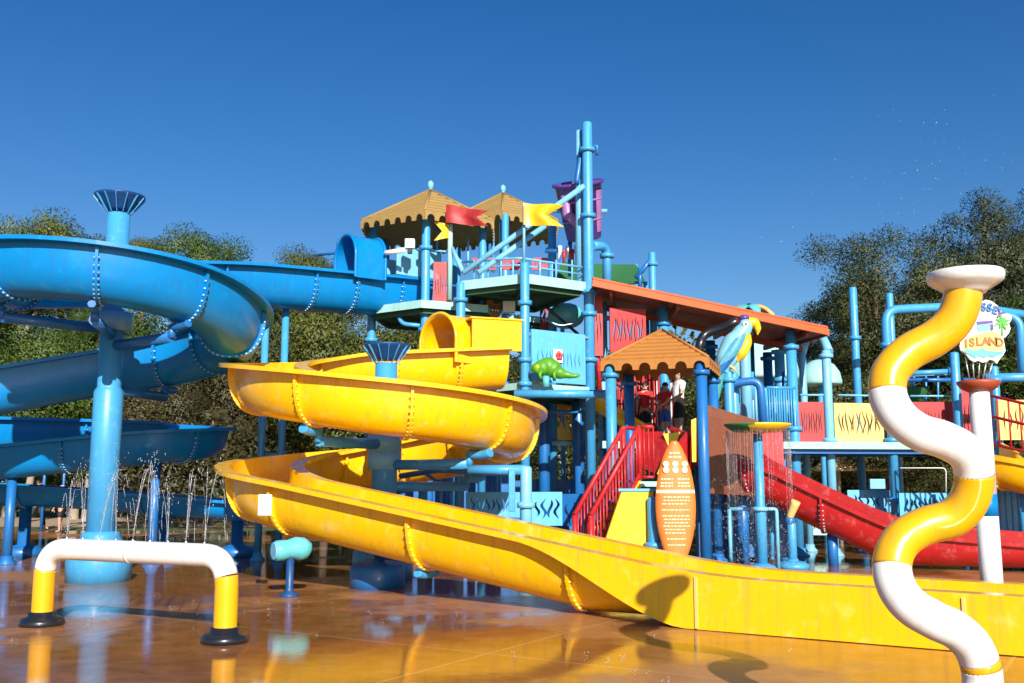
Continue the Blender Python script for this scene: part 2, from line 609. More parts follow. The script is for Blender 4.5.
def post_mb(x, y, z0, z1, r=0.11, foot=True, cap=True, rings=(), n=16):
    mb = MB()
    prof = [(r, z0), (r, z1 - r * .4), (r * .8, z1 - r * .1), (r * .3, z1)] if cap else [(r, z0), (r, z1)]
    mb.lathe(prof, (x, y, 0), n)
    if foot and z0 < .1:
        mb.lathe([(r * 2.0, z0), (r * 2.0, z0 + .03), (r * 1.35, z0 + .09), (r * 1.2, z0 + .16), (r * .99, z0 + .17)], (x, y, 0), n)
    for z in rings:
        mb.lathe([(r * .99, z - .05), (r * 1.55, z - .04), (r * 1.55, z + .04), (r * .99, z + .05)], (x, y, 0), n)
    return mb


# ------------------------------------------------------------------ flumes
def make_path(segs, zk, step=0.14):
    """segs: ('L', (x,y)) line to / ('A', (cx,cy), R, deg0, deg1).  zk: [(s, z)] keyed on segment index+fraction"""
    pts = []
    key = []
    cur = None
    for i, sg in enumerate(segs):
        if sg[0] == 'P':
            cur = Vector(sg[1])
            pts.append(cur.copy()); key.append(float(i))
            continue
        if sg[0] == 'L':
            b = Vector(sg[1])
            n = max(2, int((b - cur).length / step))
            for k in range(1, n + 1):
                pts.append(cur.lerp(b, k / n)); key.append(i - 1 + k / n)
            cur = b
        else:
            _, c, Rr, a0, a1 = sg
            c = Vector(c)
            n = max(3, int(abs(R(a1 - a0)) * Rr / step))
            for k in range(1, n + 1):
                a = R(a0 + (a1 - a0) * k / n)
                pts.append(c + Vector((math.cos(a), math.sin(a))) * Rr); key.append(i - 1 + k / n)
            cur = pts[-1].copy()

    def zi(k):
        for (k0, z0), (k1, z1) in zip(zk, zk[1:]):
            if k <= k1:
                return z0 + (z1 - z0) * (k - k0) / (k1 - k0)
        return zk[-1][1]
    zs = [zi(k) for k in key]
    for _ in range(14):
        zs = [zs[0]] + [(zs[i - 1] + 2 * zs[i] + zs[i + 1]) / 4 for i in range(1, len(zs) - 1)] + [zs[-1]]
    ps = pts[:]
    for _ in range(6):
        ps = [ps[0]] + [(ps[i - 1] + ps[i] * 2 + ps[i + 1]) / 4 for i in range(1, len(ps) - 1)] + [ps[-1]]
    return [Vector((p.x, p.y, z)) for p, z in zip(ps, zs)], key


def flume_profile(w, D, L, s, hi=(0, 0), off=0.0, lower_only=False):
    """closed section (u, v): u to the right of travel, v = 0 at the rim"""
    th = 0.035
    pts = []
    hr, hl = hi
    na = 18

    def U(rw, rd, a0, a1, base):
        q = []
        for k in range(na + 1):
            a = a0 + (a1 - a0) * k / na
            c, sn = math.cos(a), math.sin(a)
            q.append((rw * math.copysign(abs(c) ** .82, c), -base - (rd - base) * abs(sn) ** .82))
        return q
    pts += [(w + L, hr), (w + L, hr - s), (w + L - .03, hr - s), (w + L - .03, hr - .055), (w + th, hr - .055)]
    q = U(w + th, D + th, 0, pi, .05)
    pts += q
    pts += [(-w - th, hl - .055), (-w - L + .03, hl - .055), (-w - L + .03, hl - s), (-w - L, hl - s), (-w - L, hl)]
    pts += [(-w, hl)]
    q = U(w, D, pi, 0, .02)
    pts += q
    pts += [(w, hr)]
    return pts


def flume(root, path, key, joints, matname, boltmat, w=0.5, D=0.85, L=0.15, sfun=None, hifun=None, dfun=None, rib_every=None, nobolts=()):
    n = len(path)
    sec = []
    for i in range(n):
        a, b = path[max(i - 1, 0)], path[min(i + 1, n - 1)]
        t = Vector((b.x - a.x, b.y - a.y, 0)).normalized()
        r = Vector((t.y, -t.x, 0))
        k = key[i]
        s = sfun(k, path[i].z) if sfun else .09
        hi = hifun(k) if hifun else (0, 0)
        d = dfun(k, path[i].z) if dfun else D
        sec.append((path[i], r, t, s, hi, d))
    # joints given as path keys -> indices
    ji = []
    for j in joints:
        ji.append(min(range(n), key=lambda i: abs(key[i] - j)))
    ji = sorted(set(ji))
    cuts = sorted(set([0] + ji + [n - 1]))
    for c0, c1 in zip(cuts, cuts[1:]):
        if c1 <= c0:
            continue
        mb = MB()
        ring = []
        for i in range(c0, c1 + 1):
            p, r, t, s, hi, d = sec[i]
            pr = flume_profile(w, d, L, s, hi)
            ring.append([p + r * u + Vector((0, 0, v)) for u, v in pr])
        m = len(ring[0])
        vs = [v for rg in ring for v in rg]
        fs = []
        for i in range(len(ring) - 1):
            for j in range(m):
                j2 = (j + 1) % m
                fs.append((i * m + j, i * m + j2, (i + 1) * m + j2, (i + 1) * m + j))
        mb.add(vs, fs, 0, True)
        mb.add(ring[0], [tuple(range(m))], 0)
        mb.add(ring[-1], [tuple(range(m))], 0)
        o = mb.build("flume_section", [matname], root)
        o.data.set_sharp_from_angle(angle=R(38))
    # bolted joint flanges
    for i in ji:
        if i in (0, n - 1):
            continue
        p, r, t, s, hi, d = sec[i]
        mb = MB()
        out, inn = [], []
        na = 22
        for k in range(na + 1):
            a = pi * k / na
            c, sn = math.cos(a), math.sin(a)
            cc, ss = math.copysign(abs(c) ** .82, c), abs(sn) ** .82
            g = (hi[0] if c > 0 else hi[1]) * (1 - ss)
            out.append(((w + .105) * cc, -.06 + g - (d + .075 - .06) * ss))
            inn.append(((w + .03) * cc, -.06 + g - (d + .02 - .06) * ss))
        poly = out + inn[::-1]
        z = Vector((0, 0, 1))
        # split into quads so that the plate stays clean
        vs, fs = [], []
        for (ring_, ) in ((out + inn,),):
            for sgn in (-.022, .022):
                vs += [p + r * u + z * v + t * sgn for u, v in ring_]
        m1 = na + 1
        for k in range(na):
            a0, a1, b0, b1 = k, k + 1, m1 + k, m1 + k + 1
            off = 2 * m1
            fs += [(a0, a1, b1, b0), (a0 + off, b0 + off, b1 + off, a1 + off), (a0, a0 + off, a1 + off, a1), (b0, b1, b1 + off, b0 + off)]
        fs += [(0, m1, m1 + 2 * m1, 2 * m1), (na, na + 2 * m1, na + m1 + 2 * m1, na + m1)]
        mb.add(vs, fs, 0, False)
        for k in range(1, na):
            u = (out[k][0] + inn[k][0]) / 2 * 1.035
            v = (out[k][1] + inn[k][1]) / 2 - .01
            c = p + r * u + z * v
            mb.tube([c - t * .045, c + t * .043], .0145, 6, mat=1)
        mb.build("joint_flange", [matname, boltmat], root)
    return sec
Z = Vector((0, 0, 1))


def V3(x, y, z=0.0):
    return Vector((x, y, z))


# ------------------------------------------------------------------ setting: ground
def sheet(name, x0, x1, y0, y1, z, mat, kind='structure'):
    mb = MB().add([(x0, y0, z), (x1, y0, z), (x1, y1, z), (x0, y1, z)], [(0, 1, 2, 3)])
    return tag(mb.build(name, mat, origin=(0, 0, 0)), kind=kind)


sheet("ground", -900, 900, -300, 1600, 0, 'lawn')
sheet("splash_pad", -60, 60, -20, 33, .004, 'plaza')
sheet("path", -70, 10, 36, 45, .004, 'path')
sheet("path", 12, 70, 36, 46, .004, 'path')

# ------------------------------------------------------------------ yellow flume
CY = (-2.16, 17.0)
RY = 2.06
ex = (CY[0] + RY * math.cos(R(598)), CY[1] + RY * math.sin(R(598)))
dx, dy = -math.sin(R(598)), math.cos(R(598))
S0 = (CY[0] + RY * math.cos(R(110)) + 2.8 * .94, CY[1] + RY * math.sin(R(110)) + 2.8 * .342)
segs = [('P', S0), ('L', (CY[0] + RY * math.cos(R(110)), CY[1] + RY * math.sin(R(110)))), ('A', CY, RY, 110, 598), ('L', (ex[0] + dx * 14, ex[1] + dy * 14))]


def ka(deg): return 1 + (deg - 110) / 488.0
def kt(t): return 2 + t / 14.0


zk = [(0, 4.22), (1, 3.98), (ka(180), 3.62), (ka(270), 3.10), (ka(360), 2.76), (ka(450), 2.32), (ka(540), 1.93), (2, 1.62), (kt(6.4), .62), (kt(7.2), .56), (3, .52)]
path, key = make_path(segs, zk)
ysl = thing("yellow_water_slide", (CY[0], CY[1], 0), "yellow open spiral water slide round a post, ending in a long flat trough", "water slide")


def sstep(a, b, x):
    t = min(1, max(0, (x - a) / (b - a)))
    return t * t * (3 - 2 * t)


ysec = flume(ysl, path, key, [.35, .8] + [ka(a) for a in (150, 205, 245, 286, 325, 365, 405, 445, 485, 525, 565)] + [kt(t) for t in (.02, 2.48, 4.88, 6.6, 9.3)],
             'slide_yellow', 'bolt_yellow', w=.49, D=.76, L=.23,
             sfun=lambda k, z: min(z - .012, .065 + .55 * sstep(kt(4.3), kt(6.5), k)),
             hifun=lambda k: (.0, -.0),
             dfun=lambda k, z: min(.76, z - .07))
# entry box and hood of the yellow slide
T0 = V3(.94, .342, 0)          # back along the flume, away from the ride direction
Rv = V3(-.342, .94, 0)
p0 = V3(S0[0], S0[1], 0)
mb = MB()
fr = (p0 + T0 * .02 - Rv * .66, T0, Z, Rv)
mb.box(p0 - T0 * .30 - Rv * .64 + Z * 4.42, (1.02, .05, .60), rz=math.atan2(T0.y, T0.x))
mb.box(p0 - T0 * .30 + Rv * .64 + Z * 4.42, (1.02, .05, .60), rz=math.atan2(T0.y, T0.x))
mb.box(p0 - T0 * .30 + Z * 4.74, (1.10, 1.38, .04), rz=math.atan2(T0.y, T0.x))
mb.build("entry_box", 'slide_yellow', ysl, bevel=.012)


def hood(root, c, axis, rad, height, ln, mat, z0):
    """arched tunnel hood: half pipe standing over the flume, open at both ends"""
    axis = Vector(axis).normalized()
    side = axis.cross(Z).normalized()
    mb = MB()
    n = 26
    prof = []
    for r_, sg in ((1.0, 1), (.93, -1)):
        seq = []
        seq.append((-rad * r_, 0))
        for k in range(n + 1):
            a = pi - pi * k / n
            seq.append((rad * r_ * math.cos(a), height + rad * r_ * math.sin(a)))
        seq.append((rad * r_, 0))
        prof += seq if sg == 1 else seq[::-1]
    m = len(prof)
    vs = []
    for e in (-.5, .5):
        vs += [c + side * u + Z * (z0 + v) + axis * (ln * e) for u, v in prof]
    h = m // 2
    fs = []
    for j in range(m):
        j2 = (j + 1) % m
        fs.append((j, j2, m + j2, m + j))
    mb.add(vs, fs, 0, True)
    for o in (0, m):
        mb.add([vs[o + i] for i in range(m)], [(i, i + 1, m - 2 - i, m - 1 - i) for i in range(h - 1)], 0)
    # rolled rim at the mouth
    for e in (-.5, .5):
        q = [c + side * u * 1.03 + Z * (z0 + v * 1.01) + axis * (ln * e) for u, v in prof[:h]]
        mb.tube(q, .035, 8)
    o = mb.build("tunnel_hood", mat, root)
    o.data.set_sharp_from_angle(angle=R(50))
    return o


hood(ysl, V3(-.98, 19.72), (-.85, -.75, 0), .56, .44, 1.25, 'slide_yellow', 3.86)

# cradle brackets below the yellow flume
def cradle(root, sec, i, mat, wid=.075, name="cradle", w=.5):
    p, r, t, s, hi, d = sec[i]
    mb = MB()
    q = []
    for k in range(11):
        a = pi * (.40 + .17 * k / 10)
        c, sn = math.cos(a), math.sin(a)
        q.append(p + r * ((w + .13) * c ** .82 if c > 0 else -(w + .13) * (-c) ** .82) + Z * (-(d + .12) * sn ** .82) - t * .07)
    mb.tube(q, wid, 8)
    return mb.build(name, mat, root), q[-1]


def sec_index(keys, k):
    return min(range(len(keys)), key=lambda i: abs(keys[i] - k))


def centre_post(name, x, y, ztop, label, rlow, rtop, zstep, flange_z):
    root = thing(name, (x, y, 0), label, "slide post")
    MB().lathe([(rlow, .5), (rlow, zstep), (rtop + .01, zstep + .06), (rtop, zstep + .08), (rtop, ztop - .32)], (x, y, 0), 28).build("shaft", 'post_blue', root)
    MB().lathe([(.50, .0), (.51, .30), (.50, .42), (.47, .50), (.38, .58), (rlow + .07, .72), (rlow + .06, .78), (rlow, .80)], (x, y, 0), 32).build("pedestal", 'post_blue', root)
    mb = MB()
    mb.lathe([(rtop, ztop - .26), (rtop + .015, ztop - .235), (.39, ztop - .05), (.415, ztop - .02), (.415, ztop), (.37, ztop), (.20, ztop - .2), (.01, ztop - .22)], (x, y, 0), 32)
    cup = mb.build("flared_cap", 'navy', root)
    mb = MB()
    for k in range(14):
        a = 2 * pi * k / 14
        d = V3(math.cos(a), math.sin(a))
        sd = V3(-d.y, d.x)
        o = V3(x, y)
        mb.prism([(rtop + .005, ztop - .32), (rtop + .02, ztop - .32), (.41, ztop - .06), (.42, ztop - .03), (.38, ztop - .04)], (o, d, Z, sd), .012)
    mb.build("fin_ring", 'post_blue', cup)
    for z in flange_z:
        MB().lathe([(rlow, z - .16), (rlow + .07, z - .15), (rlow + .07, z + .15), (rlow, z + .16)], (x, y, 0), 28).build("collar", 'pale_blue', root)
    return root


ypost = centre_post("slide_post", CY[0], CY[1], zat(345, 17.0), "blue post with flared finned cap inside the yellow spiral slide", .215, .19, 2.6, (1.95, 2.25))
for deg, z, drop in ((325, None, 0), (245, None, 0), (405, None, 0)):
    i = sec_index(key, ka(deg))
    o, e = cradle(ypost, ysec, i, 'post_blue')
    p = ysec[i][0]
    za = p.z - 1.02
    a = V3(CY[0], CY[1], za)
    b = V3(e.x, e.y, za)
    MB().tube([a, b], .085, 12).tube([b - Z * .02, V3(e.x, e.y, e.z)], .06, 10).build("arm", 'post_blue', ypost)
# outer leg of the right-hand arm and its frame
x1, y1 = xat(526, 470, 15.6), 15.6
leg = thing("support_stand", (x1, y1, 0), "pale blue square bracket post holding the front right bend of the yellow slide", "slide leg")
post_mb(x1, y1, 0, zat(466, 15.6), .09, rings=(zat(505, 15.6),)).build("post", 'pale_blue', leg)
MB().tube([V3(x1, y1, zat(470, 15.6)), V3(x1 - .9, y1 + .2, zat(470, 15.6))], .08, 12).build("arm", 'post_blue', leg)
MB().box((x1 - .22, y1, zat(490, 15.6)), (.10, .1, .66)).build("bracket", 'post_blue', leg, bevel=.01)
# low cradle under the straight run
i = sec_index(key, kt(2.48))
p, r, t, s, hi, d = ysec[i]
sup = thing("slide_saddle", (p.x, p.y, 0), "low blue saddle standing under the straight run of the yellow slide", "slide saddle")
o_, e = cradle(sup, ysec, i, 'post_blue', .06)
pb = V3(-2.05, 15.5)
MB().lathe([(.42, 0), (.42, .30), (.38, .36), (.2, .40), (.16, max(.45, p.z - d - .02))], (pb.x, pb.y, 0), 24).build("stub_post", 'deep_blue', sup)
MB().tube([pb + Z * .5, V3(e.x, e.y, .5), e], .07, 10).build("arm", 'deep_blue', sup)
for t_ in (6.62, 9.3):
    i = sec_index(key, kt(t_))
    p, r, t, s, hi, d = ysec[i]
    c = p + r * (.49 + .23 + .006) - Z * (p.z / 2 + .01)
    MB().box(c, (.035, .02, p.z - .06), rz=math.atan2(t.y, t.x)).build("joint_strip", 'cream', ysl, bevel=.004)
# white plate on the flange
pp = at(265, 505, 13.85)
mb = MB().box(pp, (.20, .04, .29), rz=R(-14))
tag(mb.build("notice_plate", 'white', bevel=.012), "small blank white plate fixed to the lower left bend of the yellow slide", "plate")

# ------------------------------------------------------------------ blue flume
CB = (-6.70, 16.5)
RB = 1.96
def cb(a): return (CB[0] + RB * math.cos(R(a)), CB[1] + RB * math.sin(R(a)))
S2 = (-2.1, 22.55)
b1 = cb(470)
d1 = (-math.sin(R(470)), math.cos(R(470)))
e1 = (b1[0] + d1[0] * 5.0, b1[1] + d1[1] * 5.0)          # far left, heading left
# clockwise U-turn to the back: centre to the right of travel
tr = (d1[1] * 1.0, -d1[0])
tr = (-abs(tr[0]), abs(tr[1]))
RL = 2.5
c2 = (e1[0] + tr[0] * RL, e1[1] + tr[1] * RL)
a2 = math.degrees(math.atan2(e1[1] - c2[1], e1[0] - c2[0]))
a2e = 90
if a2 < a2e: a2 += 360
RT = .95
c3 = (-7.35, 20.7)
q3 = (c3[0], c3[1] + RT)
q4 = (c3[0], c3[1] - RT)
d4 = (-1.0, 0.0)
q5 = (q4[0] - 5.6, q4[1])
RU = 1.02
c5 = (q5[0], q5[1] + RU)
a5, a5e = 270, 90
q7 = (-5.75, c5[1] + RU)
segs = [('P', S2), ('L', cb(125.6)), ('A', CB, RB, 125.6, 470), ('L', e1), ('A', c2, RL, a2, a2e), ('L', q3), ('A', c3, RT, 90, -90), ('L', q5), ('A', c5, RU, a5, a5e), ('L', q7)]


def kb(deg): return 1 + (deg - 125.6) / (470 - 125.6)


zkb = [(0, 6.12), (.6, 5.92), (1, 5.58), (kb(200), 5.18), (kb(258), 5.12), (kb(293), 5.02), (kb(330), 4.86), (kb(360), 4.52), (kb(420), 4.28), (2, 4.0), (2.6, 3.32), (3, 3.08), (4, 3.0), (5, 2.86), (6, 2.55), (7, 1.98), (8, 1.66), (8.5, 1.46), (9, 1.18)]
pathb, keyb = make_path(segs, zkb, .16)
bsl = thing("blue_water_slide", (CB[0], CB[1], 0), "bright blue open water slide sweeping round the tall left post", "water slide")
bsec = flume(bsl, pathb, keyb, [.1, .26, .40, .66, .9] + [kb(a) for a in (165, 205, 247, 288, 325, 365, 405, 440)] + [2.0, 2.45, 2.9, 3.4, 4.3, 4.7, 5.3, 5.7, 6.25, 6.6, 7.5, 8.35, 8.7],
             'slide_blue', 'bolt', w=.48, D=.77, L=.21, sfun=lambda k, z: .06, dfun=lambda k, z: .77 - .16 * sstep(4.5, 5.2, k) - .2 * sstep(7.5, 8.5, k))
bpost = centre_post("slide_post", CB[0], CB[1], zat(196, 16.5), "tall blue post with flared finned cap at the left, carrying the blue slide", .235, .19, zat(392, 16.5), (zat(322, 16.5),))
for deg in (288, 325, 440, 230):
    i = sec_index(keyb, kb(deg))
    o_, e = cradle(bpost, bsec, i, 'deep_blue', .06)
    za = bsec[i][0].z - 1.03
    MB().tube([V3(CB[0], CB[1], za), V3(e.x, e.y, za)], .085, 12).tube([V3(e.x, e.y, za - .02), e], .06, 10).build("arm", 'deep_blue', bpost)

# twin legs under the back straight of the blue slide
for px in (263, 283):
    Y = 20.7
    x = xat(px, 400, Y)
    rt = thing("support_stand", (x, Y, 0), "%s of the two slim blue legs under the back straight of the blue slide" % ("left" if px == 263 else "right"), "slide leg", "slim legs under the blue slide")
    post_mb(x, Y, 0, zat(308, Y), .075, cap=False).build("post", 'post_blue', rt)
    if px == 283:
        MB().tube([at(265, 455, Y), at(283, 455, Y)], .045).tube([at(283, 301, Y), at(272, 301, Y)], .07).build("crossbar", 'post_blue', rt)
        MB().tube([at(283, 459, Y - .05), at(312, 459, Y - .15)], .10).build("pipe_arm", 'pale_blue', rt)
# low legs under the blue run-out at the left
for k_, lab in ((8.35, "dark blue round pedestal below the bend of the blue run-out, behind the people"), (8.75, "dark blue round pedestal under the middle of the blue run-out"), (8.97, "dark blue round pedestal under the open end of the blue run-out")):
    i = sec_index(keyb, k_)
    p, r, t, s, hi, d = bsec[i]
    rt = thing("slide_pedestal", (p.x, p.y, 0), lab, "pedestal")
    MB().lathe([(.40, 0), (.41, .16), (.30, .22), (.13, .26), (.12, max(.3, p.z - d - .03))], (p.x, p.y, 0), 20).build("column", 'deep_blue', rt)
for k_, lab in ((5.9, "thin dark post under the far turn of the blue slide"), (6.45, "thin dark post under the lower straight of the blue slide, beside the tall post"), (2.55, "slim post under the blue slide at the left edge of the photo")):
    i = sec_index(keyb, k_)
    p, r, t, s, hi, d = bsec[i]
    post_ = post_mb(p.x, p.y, 0, p.z - d - .03, .09, cap=False)
    tag(post_.build("support_stand", 'deep_blue', origin=(p.x, p.y, 0)), lab, "slide leg")

# chute box and hood of the blue slide at the tower
ax = V3(.812, .584, 0)
sd = V3(-.584, .812, 0)
c = V3(S2[0], S2[1])
rzb = math.atan2(ax.y, ax.x)
mb = MB()
mb.box(c - ax * .42 - sd * .62 + Z * 6.42, (1.15, .05, .62), rz=rzb)
mb.box(c - ax * .42 + sd * .62 + Z * 6.42, (1.15, .05, .62), rz=rzb)
mb.box(c + ax * .14 - sd * .62 + Z * 5.7, (.1, .05, 1.0), rz=rzb)
mb.build("entry_box", 'pale_blue', bsl, bevel=.012)
hp = V3(xat(357, 260, 21.3), 21.3)
hood(bsl, hp + V3(.06, .05), (-.92, -.62, 0), .52, .48, .7, 'slide_blue', 5.9)

# ------------------------------------------------------------------ foreground sprayers
# arch sprayer
A = at(225, 632, 10.3); A.z = 0
B = at(42, 618, 11.5); B.z = 0
top = .85
tilt = V3(.02, .0, 0)
pts = bend_pipe([A, A + Z * top, B + Z * top, B], .32, 10)
mats_ = []
root = thing("arch_sprayer", (A + B) / 2, "yellow and white pipe arch with black feet standing on the wet pad at the left", "sprayer arch")
rr_ = .118
zc = .62
def split_tube(pts, r, bounds, colours, root, name, n=24):
    """cut a pipe path where bounds(p) changes and build one mesh per colour run"""
    runs = []
    for p in pts:
        k = bounds(p)
        if not runs or runs[-1][0] != k:
            if runs: runs[-1][1].append(p)
            runs.append((k, [p]))
        else:
            runs[-1][1].append(p)
    for k, q in runs:
        if len(q) > 1:
            MB().tube(q, r, n).build(name, colours[k], root)


def dense(pts, step=.02):
    out = [pts[0]]
    for a, b in zip(pts, pts[1:]):
        n = max(1, int((b - a).length / step))
        for k in range(1, n + 1):
            out.append(a.lerp(b, k / n))
    return out


split_tube(dense(pts), rr_, lambda p: 1 if p.z > zc else 0, ['pipe_yellow', 'pipe_white'], root, "pipe")
for P in (A, B):
    MB().lathe([(.235, 0), (.24, .05), (.21, .085), (.15, .10), (.145, .15), (.12, .155)], P, 28).build("foot", 'black', root)
mid = (A + B) / 2
MB().tube([mid + Z * top - (A - B).normalized() * .012, mid + Z * top + (A - B).normalized() * .012], rr_ + .003, 24).build("joint_band", 'pipe_white', root)
mb = MB()
for k in range(9):
    q = B.lerp(A, .12 + .76 * k / 8) + Z * (top + rr_ - .01)
    mb.lathe([(.014, -.01), (.014, .022), (.007, .03)], q, 8)
mb.build("nozzle_row", 'steel', root)
# thin jets thrown up by the arch
rnd = random.Random(3)
jm = MB()
for k in range(9):
    q = B.lerp(A, .12 + .76 * k / 8) + Z * (top + rr_)
    hgt = rnd.uniform(.55, 1.0)
    dv = V3(rnd.uniform(-.10, .10), rnd.uniform(-.05, .2))
    # rising strand, bending over, then falling threads that break into beads
    for st_ in range(3):
        dv2 = dv + V3(rnd.gauss(0, .05), rnd.gauss(0, .05))
        hh = hgt * rnd.uniform(.75, 1.05)
        strand = [q + dv2 * t + Z * (hh * (1 - (1 - t) ** 2)) for t in [i / 14 for i in range(29)]]
        strand = [p for p in strand if p.z > top - .12]
        i0 = 0
        while i0 < len(strand) - 1:
            ln = rnd.randint(2, 5)
            seg = strand[i0:i0 + ln]
            if len(seg) > 1:
                jm.tube(seg, [rnd.uniform(.0012, .0034) for _ in seg], 5)
            i0 += ln + (0 if i0 < 8 else rnd.randint(0, 2)) - (1 if i0 < 8 else 0)
    for j in range(46):
        t = rnd.random() * 1.9
        sp = .012 + .045 * t
        up_ = hgt * (1 - (1 - t) ** 2)
        c = q + dv * t + Z * up_ + V3(rnd.gauss(0, sp), rnd.gauss(0, sp), rnd.gauss(0, sp))
        if c.z < top - .2: continue
        rad = rnd.uniform(.0014, .004)
        jm.ball(c, (rad, rad, rad * rnd.uniform(1.2, 4)), n=5, k=4)
tag(jm.build("water_jets", 'water', origin=mid), "fine white water jets rising from the arch pipe", "water", kind="stuff")

# squiggle sprayer
YS = 6.3
cl = [(962, 276), (962, 300), (953, 322), (935, 338), (908, 353), (890, 373), (888, 396), (899, 417), (919, 432), (944, 440), (966, 453), (974, 474), (969, 500), (952, 518), (925, 526), (902, 540), (892, 562), (896, 586), (911, 606), (934, 620), (957, 631), (974, 649), (982, 674), (982, 700), (982, 736)]
zoff = [0, 0, .02, .05, .07, .06, .03, -.02, -.06, -.08, -.06, -.02, .02, .06, .08, .06, .03, -.02, -.06, -.07, -.05, -.02, 0, 0, 0]
cpts = [at(px, py, YS + o) for (px, py), o in zip(cl, zoff)]
cpts[-1].z = 0.0


def catmull(p, n=10):
    out = []
    for i in range(len(p) - 1):
        a, b, c, d = p[max(i - 1, 0)], p[i], p[i + 1], p[min(i + 2, len(p) - 1)]
        for k in range(n):
            t = k / n
            out.append(.5 * ((2 * b) + (c - a) * t + (2 * a - 5 * b + 4 * c - d) * t * t + (3 * b - a - 3 * c + d) * t ** 3))
    out.append(p[-1])
    return out


sp = catmull(cpts)
sq = thing("squiggle_sprayer", (cpts[-1].x, cpts[-1].y, 0), "tall wavy yellow and white pipe with a round white top dish at the right front", "sprayer")
seg_y = [(zat(389, YS)), zat(472, YS), zat(567, YS), zat(659, YS), zat(668, YS)]


def sqc(p):
    if p.z > seg_y[0]: return 0
    if p.z > seg_y[1]: return 1
    if p.z > seg_y[2]: return 0
    if p.z > seg_y[3]: return 1
    if p.z > seg_y[4]: return 0
    return 1


def split_runs(pts, r, fn, colours, root, n=28):
    split_tube(pts, r, fn, colours, root, "pipe", n)


split_runs(sp, .118, sqc, ['pipe_yellow', 'pipe_white'], sq)
tp = cpts[0]
MB().lathe([(.119, -.115), (.13, -.10), (.165, -.08), (.205, -.055), (.228, -.035), (.234, -.01), (.234, .012), (.227, .024), (.19, .028), (.02, .03)], tp + V3(.02, 0, -.0), 36).build("dish", 'pipe_white', sq)
MB().lathe([(.24, 0), (.245, .05), (.2, .09), (.15, .1), (.145, .16), (.12, .165)], (cpts[-1].x, cpts[-1].y, 0), 28).build("foot", 'black', sq)
# fine spray over the squiggle
rnd = random.Random(11)
dm = MB()
for k in range(170):
    a = rnd.uniform(0, 2 * pi)
    rr = abs(rnd.gauss(0, .42))
    z = tp.z + .1 + abs(rnd.gauss(0, .55))
    rad = rnd.uniform(.001, .0026)
    dm.ball(V3(tp.x - .12 + rr * math.cos(a) * 1.2, tp.y + rr * math.sin(a), z), (rad, rad, rad * 1.7), n=5, k=4)
tag(dm.build("water_spray", 'water', origin=tp), "scattered fine drops flying over the tall wavy pipe", "water", kind="stuff")

# teal water cannon in front of the yellow slide's lower bend
YT = 14.2
c0 = at(274, 551, YT); c1 = at(300, 549, YT + .2)
dv = (c1 - c0).normalized()
pm_ = c0 + dv * .24
rt = thing("water_cannon", (pm_.x, pm_.y, 0), "short fat pale teal water cannon on a stub post under the yellow slide", "water cannon")
q = [c0 + dv * s + Z * zz for s, zz in ((0, 0), (.03, 0), (.12, 0), (.2, .01), (.30, .02), (.40, .0), (.50, -.03), (.54, -.05))]
MB().tube(q, [.115, .14, .145, .13, .155, .165, .12, .03], 24).build("barrel", 'teal', rt)
MB().tube([c0 - dv * .012, c0 + dv * .012], [.118, .128], 24).build("nozzle_face", 'pale_blue', rt)
MB().lathe([(.14, 0), (.14, .03), (.07, .06), (.055, .12), (.055, pm_.z - .08)], (pm_.x, pm_.y, 0), 16).build("stand", 'navy', rt)
# ------------------------------------------------------------------ play tower
ZU = zat(277, 20.0)         # upper deck fascia middle
tw = thing("play_tower", (at(525, 400, 20).x, 21.2, 0), "tall blue multi level water play tower with green shade painted under decks and pierced panels", "play tower")


def tower_post(root, px, ytop, Y, r=.11, rings=(), mat='post_blue', ybot=None, cap=True):
    yr = 400 if ybot is None else (ytop + ybot) / 2
    x = xat(px, yr, Y)
    z0 = 0 if ybot is None else zat(ybot, Y)
    return post_mb(x, Y, z0, zat(ytop, Y), r, rings=[zat(y, Y) for y in rings], cap=cap).build("post", mat, root)


tower_post(tw, 525, 262, 20.0, .095, (303, 360, 384))
tower_post(tw, 590, 122, 21.1, .112, (150, 216, 292, 314, 360))
tower_post(tw, 424, 212, 21.3, .095, (248, 330))
tower_post(tw, 370, 225, 22.3, .10, (340,))
tower_post(tw, 450, 224, 21.2, .055, (), 'teal_pale', 300)
tower_post(tw, 482, 225, 22.2, .09)
tower_post(tw, 505, 214, 23.8, .09)
tower_post(tw, 553, 226, 23.2, .10, (250,))
tower_post(tw, 544, 400, 22.8, .13, mat='deep_blue')
tower_post(tw, 578, 400, 22.6, .13, mat='deep_blue')
tower_post(tw, 460, 282, 20.9, .10, (300,))


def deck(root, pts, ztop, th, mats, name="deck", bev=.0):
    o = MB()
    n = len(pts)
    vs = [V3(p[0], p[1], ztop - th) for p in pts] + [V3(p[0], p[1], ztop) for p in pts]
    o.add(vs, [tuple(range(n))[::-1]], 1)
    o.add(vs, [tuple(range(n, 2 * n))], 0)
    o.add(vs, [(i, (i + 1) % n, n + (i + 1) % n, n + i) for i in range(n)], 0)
    ob = o.build(name, mats, root, bevel=bev)
    # joists below
    j = MB()
    c = sum((V3(p[0], p[1]) for p in pts), V3(0, 0)) / n
    for i in range(n):
        a, b = V3(*pts[i]), V3(*pts[(i + 1) % n])
        a = a.lerp(c, .12); b = b.lerp(c, .12)
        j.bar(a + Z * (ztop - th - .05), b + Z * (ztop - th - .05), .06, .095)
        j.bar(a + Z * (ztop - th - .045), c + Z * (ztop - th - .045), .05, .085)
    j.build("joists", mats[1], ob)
    return ob


